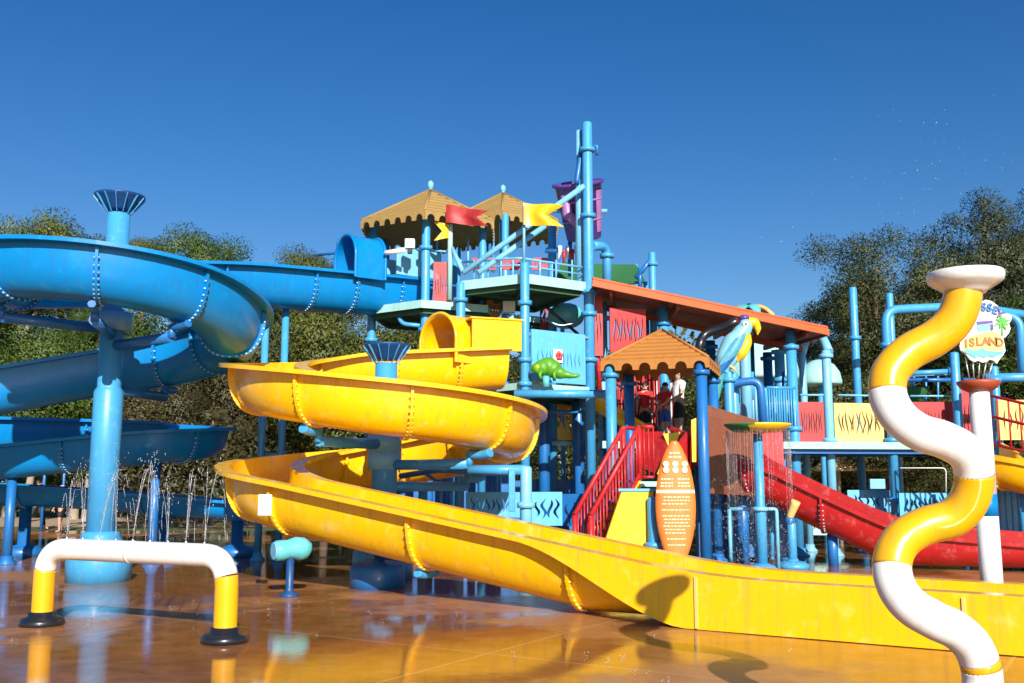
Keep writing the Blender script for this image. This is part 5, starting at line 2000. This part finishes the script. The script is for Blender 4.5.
# ------------------------------------------------------------------ people
def skin_mesh(name, verts, edges, radii, mat, parent, sub=2, root=0, extra=None):
    me = bpy.data.meshes.new(name)
    me.from_pydata([tuple(v) for v in verts], edges, [])
    o = bpy.data.objects.new("tmp", me)
    col.objects.link(o)
    sk = o.modifiers.new("s", 'SKIN')
    sk.use_smooth_shade = True
    o.modifiers.new("b", 'SUBSURF').levels = sub
    for i, r_ in enumerate(radii):
        d = me.skin_vertices[0].data[i]
        d.radius = (r_, r_) if not isinstance(r_, tuple) else r_
        d.use_root = (i == root)
    dg = bpy.context.evaluated_depsgraph_get()
    m2 = bpy.data.meshes.new_from_object(o.evaluated_get(dg))
    mb = MB()
    org = ORG[parent]
    mb.add([org + v.co for v in m2.vertices], [tuple(p.vertices) for p in m2.polygons], 0, True)
    bpy.data.objects.remove(o)
    if extra is not None:
        mb.join(extra)
    return mb.build(name, mat, parent)


def person(x, y, z, H, heading, label, top, bottom, hair, walk=0.0, arms=(.1, .1), short=True, hat=None, bend=(.25, .25)):
    """standing or walking figure: H tall, facing 'heading' degrees, one continuous body"""
    root = thing("person", (x, y, z), label, "person")
    hd = R(heading)
    fw = V3(math.cos(hd), math.sin(hd)); lf = V3(-fw.y, fw.x)
    def p(f, l, u): return fw * (f * H) + lf * (l * H) + Z * (u * H)
    st = walk
    vs = [p(0, 0, .53), p(.005, 0, .62), p(0.005, 0, .73), p(-.005, 0, .815), p(0, 0, .855), p(.012, 0, .885), p(.015, 0, .935), p(.008, 0, .975)]
    rd = [.075 * H, .066 * H, .078 * H, .05 * H, .028 * H, .040 * H, .050 * H, .035 * H]
    ed = [(0, 1), (1, 2), (2, 3), (3, 4), (4, 5), (5, 6), (6, 7)]
    hands = []
    for s, a, b in ((1, arms[0], bend[0]), (-1, arms[1], bend[1])):
        i = len(vs)
        sh = p(-.005, s * .105, .805)
        el = sh + fw * (H * .17 * math.sin(a)) + lf * (s * .02 * H) - Z * (H * .17 * math.cos(a))
        wr = el + fw * (H * .145 * math.sin(a + b)) - Z * (H * .145 * math.cos(a + b))
        dh = (wr - el).normalized()
        pm = wr + dh * H * .035
        vs += [sh, el, wr, pm]
        rd += [.036 * H, .025 * H, .018 * H, .021 * H]
        ed += [(3, i), (i, i + 1), (i + 1, i + 2), (i + 2, i + 3)]
        hands.append((wr, pm, dh, s))
    feet = []
    for s in (1, -1):
        i = len(vs)
        sw = st * s
        hp = p(0, s * .052, .50)
        kn = p(.01 + .24 * math.sin(sw), s * .055, .50 - .235 * math.cos(sw))
        an = p(.24 * math.sin(sw) + .235 * math.sin(sw - abs(st) * .45), s * .055, max(.04, .50 - .235 * math.cos(sw) - .235 * math.cos(sw - abs(st) * .45)))
        an.z = max(an.z, .035 * H)
        if st == 0: an.z = .04 * H
        to = an + fw * (.085 * H); to.z = .018 * H + max(0, an.z - .05 * H)
        vs += [hp, kn, an, to]
        rd += [.056 * H, .036 * H, .024 * H, .02 * H]
        ed += [(0, i), (i, i + 1), (i + 1, i + 2), (i + 2, i + 3)]
        feet.append((hp, kn, an))
    ex_ = MB()
    org = Vector((x, y, z))
    for wr, pm, dh, s in hands:
        side = fw if abs(dh.dot(fw)) < .8 else Z
        nrm = dh.cross(side).normalized()
        sd_ = dh.cross(nrm).normalized()
        for k, ln in enumerate((.038, .045, .048, .042, .034)):
            if k == 0:
                b = org + wr + dh * .02 * H + sd_ * .018 * H
                q = [b, b + (dh * .7 + sd_ * .7) * .022 * H, b + (dh * .95 + sd_ * .5) * .042 * H]
            else:
                b = org + pm + sd_ * (.016 - .0085 * (k - 1)) * H
                q = [b, b + dh * ln * .55 * H, b + (dh * ln + nrm * s * .012) * H]
            ex_.tube(q, [.0062 * H, .0055 * H, .004 * H], 7)
    hc_ = org + p(.014, 0, .925)
    ex_.ball(hc_ + fw * .052 * H - Z * .004 * H, (.012 * H, .010 * H, .014 * H), n=8, k=6)
    for s in (1, -1):
        ex_.ball(hc_ + lf * s * .05 * H - Z * .002 * H, (.012 * H, .008 * H, .017 * H), n=8, k=6)
    skin_mesh("body", vs, ed, rd, 'skin', root, extra=ex_)
    eb = MB()
    for s in (1, -1):
        eb.ball(hc_ + fw * .046 * H + lf * s * .018 * H + Z * .006 * H, (.006 * H, .007 * H, .005 * H), n=8, k=6)
    eb.build("eyes", 'black', root)
    MB().ball(hc_ + fw * .047 * H - Z * .026 * H, (.006 * H, .015 * H, .004 * H), n=8, k=5).build("mouth", 'cloth_red', root)
    MB().ball(hc_ - fw * .010 * H + Z * .018 * H, (.055 * H, .055 * H, .052 * H)).build("hair", hair, root)
    if hat:
        MB().lathe([(.085 * H, .0), (.088 * H, .008 * H), (.060 * H, .014 * H), (.056 * H, .05 * H), (.03 * H, .066 * H), (.002, .068 * H)], hc_ + Z * .022 * H, 18).build("hat", hat, root)
    # shirt
    k = 1.17
    v2 = [p(0, 0, .52), p(.005, 0, .62), p(.005, 0, .73), p(-.005, 0, .81), p(-.002, 0, .835)]
    r2 = [.082 * H, .078 * H, .09 * H, .062 * H, .038 * H]
    e2 = [(0, 1), (1, 2), (2, 3), (3, 4)]
    for s, (wr, pm, dh, s_) in zip((1, -1), hands):
        i = len(v2)
        sh, el = vs[8 + (0 if s == 1 else 4)], vs[9 + (0 if s == 1 else 4)]
        v2 += [sh, sh.lerp(el, .75)]
        r2 += [.044 * H, .036 * H]
        e2 += [(3, i), (i, i + 1)]
    skin_mesh("shirt", v2, e2, r2, top, root)
    v3 = [p(0, 0, .56), p(0, 0, .52)]
    r3 = [.078 * H, .084 * H]
    e3 = [(0, 1)]
    for hp, kn, an in feet:
        i = len(v3)
        v3 += [hp, hp.lerp(kn, .85)] + ([] if short else [kn, an + Z * .02 * H])
        r3 += [.064 * H, .050 * H] + ([] if short else [.046 * H, .036 * H])
        e3 += [(1, i), (i, i + 1)] + ([] if short else [(i + 1, i + 2), (i + 2, i + 3)])
    skin_mesh("shorts" if short else "trousers", v3, e3, r3, bottom, root)
    return root


zdk = zd + .07
Yk = 21.3
person(xat(666, 420, Yk), Yk, zdk, 1.28, 215, "child in a red top and blue shorts standing on the platform under the orange hut", 'cloth_red', 'cloth_blue', 'hair', 0, (.5, .15), True, bend=(.6, .3))
person(xat(679, 410, Yk + .5), Yk + .5, zdk, 1.62, 200, "person in white shirt, dark hat and shorts behind the child under the orange hut", 'cloth_white', 'cloth_dark', 'hair', 0, (.2, .5), True, hat='black', bend=(.9, .5))
person(xat(645, 410, 22.0), 22.0, zdk, 1.35, 260, "child in red top and dark shorts farther back under the orange hut", 'cloth_red', 'cloth_dark', 'hair', 0, (.1, .3), True)
person(xat(37, 500, 33.5), 33.5, .004, 1.66, 12, "person in dark clothes walking behind the blue run-out at the far left", 'cloth_dark', 'cloth_dark', 'hair', .42, (-.4, .5), False)
person(xat(62, 500, 32.0), 32.0, .004, 1.45, 185, "person in white hat and blue shirt standing behind the blue run-out", 'cloth_blue', 'cloth_dark', 'hair', 0, (.3, .7), True, hat='cloth_white')

# ------------------------------------------------------------------ trees
def crown_mesh(name, seed, rx, ry, rz, nclump, per, leaf, clump_r=(.8, 1.4), flat=.7):
    """crown of leaf blades gathered in clumps through the whole volume"""
    rnd = random.Random(seed)
    vs, fs = [], []
    nl = []
    cl_ = []
    for _ in range(nclump):
        while True:
            u = V3(rnd.uniform(-1, 1), rnd.uniform(-1, 1), rnd.uniform(-1, 1))
            if .30 < u.length < 1.0: break
        u = u * (.8 + .25 * rnd.random())
        cl_.append((V3(u.x * rx, u.y * ry, u.z * rz), rnd.uniform(*clump_r)))
    for c, r_ in cl_:
        for _ in range(int(per * (r_ / clump_r[1]) ** 2)):
            d = V3(rnd.gauss(0, 1), rnd.gauss(0, 1), rnd.gauss(0, 1)).normalized()
            q = c + Vector((d.x, d.y, d.z * flat)) * (r_ * rnd.random() ** .45)
            a = V3(rnd.gauss(0, 1), rnd.gauss(0, 1), rnd.gauss(0, .8) - .4).normalized()
            b = a.cross(d + V3(.01, .02, .3)).normalized()
            l_, w = leaf * rnd.uniform(.7, 1.5), leaf * rnd.uniform(.25, .5)
            i = len(vs)
            vs += [q - a * l_ * .5, q + b * w * .5, q + a * l_ * .5, q - b * w * .5]
            fs.append((i, i + 1, i + 2, i + 3))
            nb = (q - c).normalized() * .8 + q.normalized() * .5 + V3(rnd.gauss(0, .22), rnd.gauss(0, .22), rnd.gauss(0, .22) + .15)
            nb.normalize()
            nl += [tuple(nb)] * 4
    me = bpy.data.meshes.new(name)
    me.from_pydata([tuple(v) for v in vs], [], fs)
    me.polygons.foreach_set("use_smooth", [True] * len(fs))
    me.normals_split_custom_set(nl)
    return me, cl_


def tree(x, y, h, crown, scale, mat, bark, label, name="tree", rz=0.0, group=None, lean=0.0, trunk_r=None, limbs=9):
    me0, cl_ = crown
    rt = thing(name, (x, y, 0), label, "tree", group)
    if not me0.materials: me0.materials.append(M[mat])
    sc = scale if isinstance(scale, tuple) else (scale,) * 3
    ztop = max(v.co.z for v in me0.vertices)
    zc0 = h - ztop * sc[2]
    cr = bpy.data.objects.new("crown", me0)
    col.objects.link(cr)
    cr.material_slots[0].link = 'OBJECT'
    cr.material_slots[0].material = M[mat]
    cr.parent = rt
    cr.location = (lean, 0, zc0)
    cr.scale = sc
    cr.rotation_euler = (0, 0, rz)
    ORG[cr] = ORG[rt]
    tr_ = trunk_r or h * .018
    base = V3(x, y, 0)
    rnd = random.Random(int(x * 100) + 5)
    mid_ = base + V3(lean * .5 + rnd.uniform(-.2, .2), rnd.uniform(-.2, .2), zc0 * .55)
    top_ = base + V3(lean, 0, zc0 + .2 * ztop * sc[2])
    mb = MB().tube(catmull([base - Z * .1, base + Z * .4 + (mid_ - base) * .05, mid_, top_], 6), [tr_ * 1.5 - (tr_ * 1.1) * k / 18 for k in range(19)], 10)
    rm = Matrix.Rotation(rz, 3, 'Z')
    for c, r_ in cl_[:limbs]:
        e = base + V3(lean, 0, zc0) + rm @ Vector((c.x * sc[0], c.y * sc[1], c.z * sc[2])) * .9
        s0 = mid_.lerp(top_, rnd.uniform(.1, .8))
        m_ = s0.lerp(e, .5) + V3(0, 0, .12 * (e - s0).length)
        mb.tube(catmull([s0, m_, e], 4), [tr_ * .5 - tr_ * .42 * k / 8 for k in range(9)], 6)
    mb.build("trunk", bark, rt)
    return rt


CR = {
    'gum_a': crown_mesh("crown_a", 1, 3.2, 3.0, 3.4, 56, 1350, .115, (.7, 1.25)),
    'gum_b': crown_mesh("crown_b", 2, 2.6, 2.6, 4.0, 50, 1350, .115, (.6, 1.15)),
    'round': crown_mesh("crown_c", 3, 3.2, 3.0, 2.3, 60, 1250, .12, (.8, 1.3)),
    'bush': crown_mesh("crown_d", 4, 2.6, 2.2, 2.2, 60, 1150, .115, (.7, 1.15)),
}
T = [
    # px, top y, Y, crown, scale, mat, bark, label
    (30, 212, 46, 'round', 1.12, 'leaf_olive', 'bark', "sunlit olive tree rising above the blue slide at the upper left corner"),
    (75, 226, 50, 'round', .9, 'leaf_olive', 'bark', "smaller olive tree just left of the tall blue post's cap"),
    (146, 236, 54, 'bush', .62, 'leaf_olive', 'bark', "small tree top peeking between the tall blue post and the broad tree to its right"),
    (205, 230, 48, 'round', 1.0, 'leaf_green', 'bark', "broad green tree above the blue slide, right of the tall blue post"),
    (252, 268, 50, 'bush', .8, 'leaf_olive', 'bark', "low tree top just clearing the blue slide's back straight"),
    (316, 246, 50, 'round', .92, 'leaf_olive', 'bark_dark', "olive tree directly left of the front tan hut roof"),
    (-6, 255, 52, 'round', 1.2, 'leaf_green', 'bark', "dense green tree cut by the left edge of the photo"),
    (38, 318, 40, 'bush', 1.25, 'leaf_green', 'bark', "bright green shrubby tree under the blue slide at the far left"),
    (102, 330, 42, 'bush', 1.3, 'leaf_green', 'bark', "bright green shrubby tree behind the tall blue post"),
    (330, 298, 42, 'bush', 1.45, 'leaf_olive', 'bark_dark', "olive tree filling the gap under the blue back straight, above the yellow slide"),
    (268, 318, 41, 'bush', 1.25, 'leaf_gum', 'bark_dark', "dark tree behind the two slim blue legs"),
    (410, 312, 42, 'bush', 1.3, 'leaf_olive', 'bark_dark', "tree seen under the blue slide entry, behind the yellow slide's post cap"),
    (122, 296, 46, 'bush', 1.35, 'leaf_green', 'bark_dark', "green tree filling the gap under the blue slide just right of the tall post"),
    (210, 344, 40, 'bush', 1.15, 'leaf_brown', 'bark_dark', "brown green tree between the blue and the yellow spiral slides"),
    (165, 372, 38, 'bush', .95, 'leaf_brown', 'bark_dark', "lower brown green shrub behind the blue slide, right of the tall post"),
    (500, 350, 46, 'bush', 1.3, 'leaf_gum', 'bark_dark', "dark tree hidden behind the middle of the tower"),
    (640, 340, 48, 'bush', 1.4, 'leaf_gum', 'bark_dark', "dark tree far behind the orange hut"),
    (872, 222, 42, 'gum_a', 1.12, 'leaf_gum', 'bark_dark', "big dark gum tree with domed crown behind the right blue pipe frame"),
    (822, 304, 44, 'gum_a', .72, 'leaf_grey', 'bark_dark', "thin grey green tree just right of the long red roof's end"),
    (925, 262, 45, 'gum_b', .8, 'leaf_gum', 'bark_dark', "slim dark gum tree between the domed gum tree and the tallest trees at the right"),
    (978, 190, 44, 'gum_b', 1.15, 'leaf_grey', 'bark_dark', "tall grey green gum tree above the wavy pipe's dish"),
    (1030, 182, 46, 'gum_b', 1.2, 'leaf_grey', 'bark_dark', "tall gum tree cut by the right edge of the photo"),
    (1012, 288, 36, 'bush', 1.1, 'leaf_green', 'bark_dark', "bright green tree behind the island sign at the right edge"),
    (950, 345, 38, 'bush', 1.2, 'leaf_gum', 'bark_dark', "dark bushy tree behind the upper bend of the wavy pipe"),
    (880, 358, 40, 'bush', 1.2, 'leaf_gum', 'bark_dark', "dark bushy tree below the domed gum tree, behind the cream panel"),
    (800, 378, 42, 'bush', 1.1, 'leaf_gum', 'bark_dark', "dark bushy tree behind the barred railing and roof post"),
    (740, 372, 46, 'bush', 1.2, 'leaf_grey', 'bark_dark', "grey green bushy tree far behind the parrot"),
    (1060, 340, 38, 'bush', 1.3, 'leaf_green', 'bark_dark', "green bushy tree just outside the right edge, behind the red railing"),
]
for i, (px, py, Y, cr, sc_, mt, bk_m, lab) in enumerate(T):
    x = xat(px, py, Y)
    h = zat(py, Y)
    tree(x, Y, h, CR[cr], sc_, mt, bk_m, lab, name="gum_tree" if cr.startswith('gum') else ("shrub_tree" if cr == 'bush' else "leafy_tree"), rz=i * 1.7)
# pale straight trunks standing among the left trees
for px, yt, Y, lab in ((96, 300, 41, "pale straight tree trunk with a thin crown left of the tall blue post"), (84, 312, 43, "thinner pale tree trunk, leftmost of the pair left of the tall blue post")):
    x = xat(px, 350, Y)
    tree(x, Y, zat(yt, Y), CR['bush'], (.45, .45, .6), 'leaf_green', 'bark', lab, name="slim_tree", trunk_r=.16, rz=px, limbs=4)
# hedge along the far edge of the pad
def hedge(px0, px1, Y, ytop, mat, label, seed):
    x0, x1 = xat(px0, 460, Y), xat(px1, 460, Y)
    h = zat(ytop, Y)
    rnd = random.Random(seed)
    vs, fs = [], []
    n = int(abs(x1 - x0) * 760)
    for _ in range(n):
        q = V3(rnd.uniform(x0, x1), Y + rnd.uniform(-.9, .9), 0)
        hh = h * (.86 + .14 * math.sin(q.x * 2.1 + seed) * math.sin(q.x * .7) + .06 * rnd.gauss(0, 1))
        q.z = hh * rnd.random() ** .6
        a = V3(rnd.gauss(0, 1), rnd.gauss(0, 1), rnd.gauss(0, 1)).normalized()
        b = a.cross(V3(rnd.gauss(0, 1), rnd.gauss(0, 1), rnd.gauss(0, 1))).normalized()
        l_ = rnd.uniform(.18, .38)
        i = len(vs)
        vs += [q - a * l_ * .5, q + b * l_ * .2, q + a * l_ * .5, q - b * l_ * .2]
        fs.append((i, i + 1, i + 2, i + 3))
    mb = MB()
    mb.v = vs; mb.f = fs; mb.mi = [0] * len(fs); mb.sm = [False] * len(fs)
    rt = thing("hedge", ((x0 + x1) / 2, Y, 0), label, "hedge")
    mb.build("foliage", mat, rt)
    sb_ = MB()
    k = max(2, int(abs(x1 - x0) / 1.2))
    for i in range(k):
        p = V3(x0 + (x1 - x0) * (i + .5) / k, Y, 0)
        sb_.tube([p, p + V3(.1, .05, h * .5), p + V3(-.15, .1, h * .75)], [.05, .035, .015], 6)
    sb_.build("stems", 'bark_dark', rt)


hedge(112, 262, 34.5, 412, 'leaf_brown', "brown green clipped hedge behind the lower blue flume between the two spiral slides", 1)
hedge(-60, 112, 47, 420, 'leaf_green', "green hedge along the far path at the left edge", 2)
hedge(262, 660, 47.5, 428, 'leaf_gum', "dark hedge far behind the yellow slide and the tower", 3)
hedge(690, 1090, 48.5, 440, 'leaf_gum', "dark hedge along the far path behind the thatched shades", 4)

# little splashes on the wet pad
rnd = random.Random(55)
sm_ = MB()
for k in range(46):
    x_, y_ = rnd.choice(((-4.6, 12.5), (-3.0, 12.6), (4.6, 18.2), (-5.5, 13.0), (1.2, 9.6), (-1.2, 11.2)))
    c = V3(x_ + rnd.gauss(0, .8), y_ + rnd.gauss(0, .7), .006)
    if (c.x > -3.5 and 2 > c.x and c.y > 14.0 - .55 * (c.x + 3.5)): continue
    for j in range(rnd.randint(4, 10)):
        a = rnd.uniform(0, 2 * pi)
        rr = rnd.uniform(.005, .05)
        rad = rnd.uniform(.0015, .0045)
        sm_.ball(c + V3(rr * math.cos(a), rr * math.sin(a), rnd.uniform(0, .05)), (rad, rad, rad * 1.4), n=5, k=4)
tag(sm_.build("splash_drops", 'water', origin=(0, 12, 0)), "tiny splashes of drops hitting the wet pad", "water", kind="stuff")
# far wood closing the view behind everything
rnd = random.Random(77)
vs, fs = [], []
for _ in range(46000):
    u = rnd.uniform(-1, 1)
    x_ = u * 46
    Yw = 62 + rnd.uniform(-4, 6)
    hh = 8.2 + 1.8 * math.sin(x_ * .23) + 1.2 * math.sin(x_ * .61 + 1) + rnd.gauss(0, .5)
    q = V3(x_, Yw, hh * rnd.random() ** .75)
    a = V3(rnd.gauss(0, 1), rnd.gauss(0, 1), rnd.gauss(0, 1)).normalized()
    b = a.cross(V3(rnd.gauss(0, 1), rnd.gauss(0, 1), rnd.gauss(0, 1))).normalized()
    l_ = rnd.uniform(.35, .8)
    i = len(vs)
    vs += [q - a * l_ * .5, q + b * l_ * .25, q + a * l_ * .5, q - b * l_ * .25]
    fs.append((i, i + 1, i + 2, i + 3))
mb = MB()
mb.v = vs; mb.f = fs; mb.mi = [0] * len(fs); mb.sm = [False] * len(fs)
tag(mb.build("far_wood", 'leaf_gum', origin=(0, 62, 0)), "dark far wood closing the view behind the water park", "wood", kind="stuff")

# ------------------------------------------------------------------ light, sky, render
AZ, EL = R(14), R(25.8)
ts = V3(math.sin(AZ) * math.cos(EL), -math.cos(AZ) * math.cos(EL), math.sin(EL))
sd__ = bpy.data.lights.new("sun", 'SUN')
sd__.energy = 4.9
sd__.angle = R(.5)
sd__.color = (1, .94, .84)
so = bpy.data.objects.new("sun", sd__)
col.objects.link(so)
so.rotation_euler = ts.to_track_quat('Z', 'Y').to_euler()
so.location = ts * 60
w = bpy.data.worlds.new("World")
scene.world = w
w.use_nodes = True
nt = w.node_tree
bg = nt.nodes["Background"]
sk = nt.nodes.new("ShaderNodeTexSky")
sk.sky_type = 'NISHITA'
sk.sun_disc = False
sk.sun_elevation = EL
sk.sun_rotation = math.atan2(ts.x, ts.y)
sk.air_density = 1.0
sk.dust_density = 0.45
sk.ozone_density = 3.0
hs = nt.nodes.new("ShaderNodeHueSaturation")
hs.inputs["Saturation"].default_value = 1.36
hs.inputs["Value"].default_value = 1.3
hs.inputs["Hue"].default_value = 0.509
nt.links.new(sk.outputs[0], hs.inputs["Color"])
nt.links.new(hs.outputs[0], bg.inputs["Color"])
bg.inputs["Strength"].default_value = 0.056
scene.view_settings.view_transform = 'Standard'
scene.view_settings.look = 'None'
scene.view_settings.exposure = 0.60
scene.view_settings.gamma = 1.0
scene.view_settings.use_curve_mapping = False
scene.render.engine = 'CYCLES'
scene.cycles.max_bounces = 6
scene.cycles.use_denoising = True
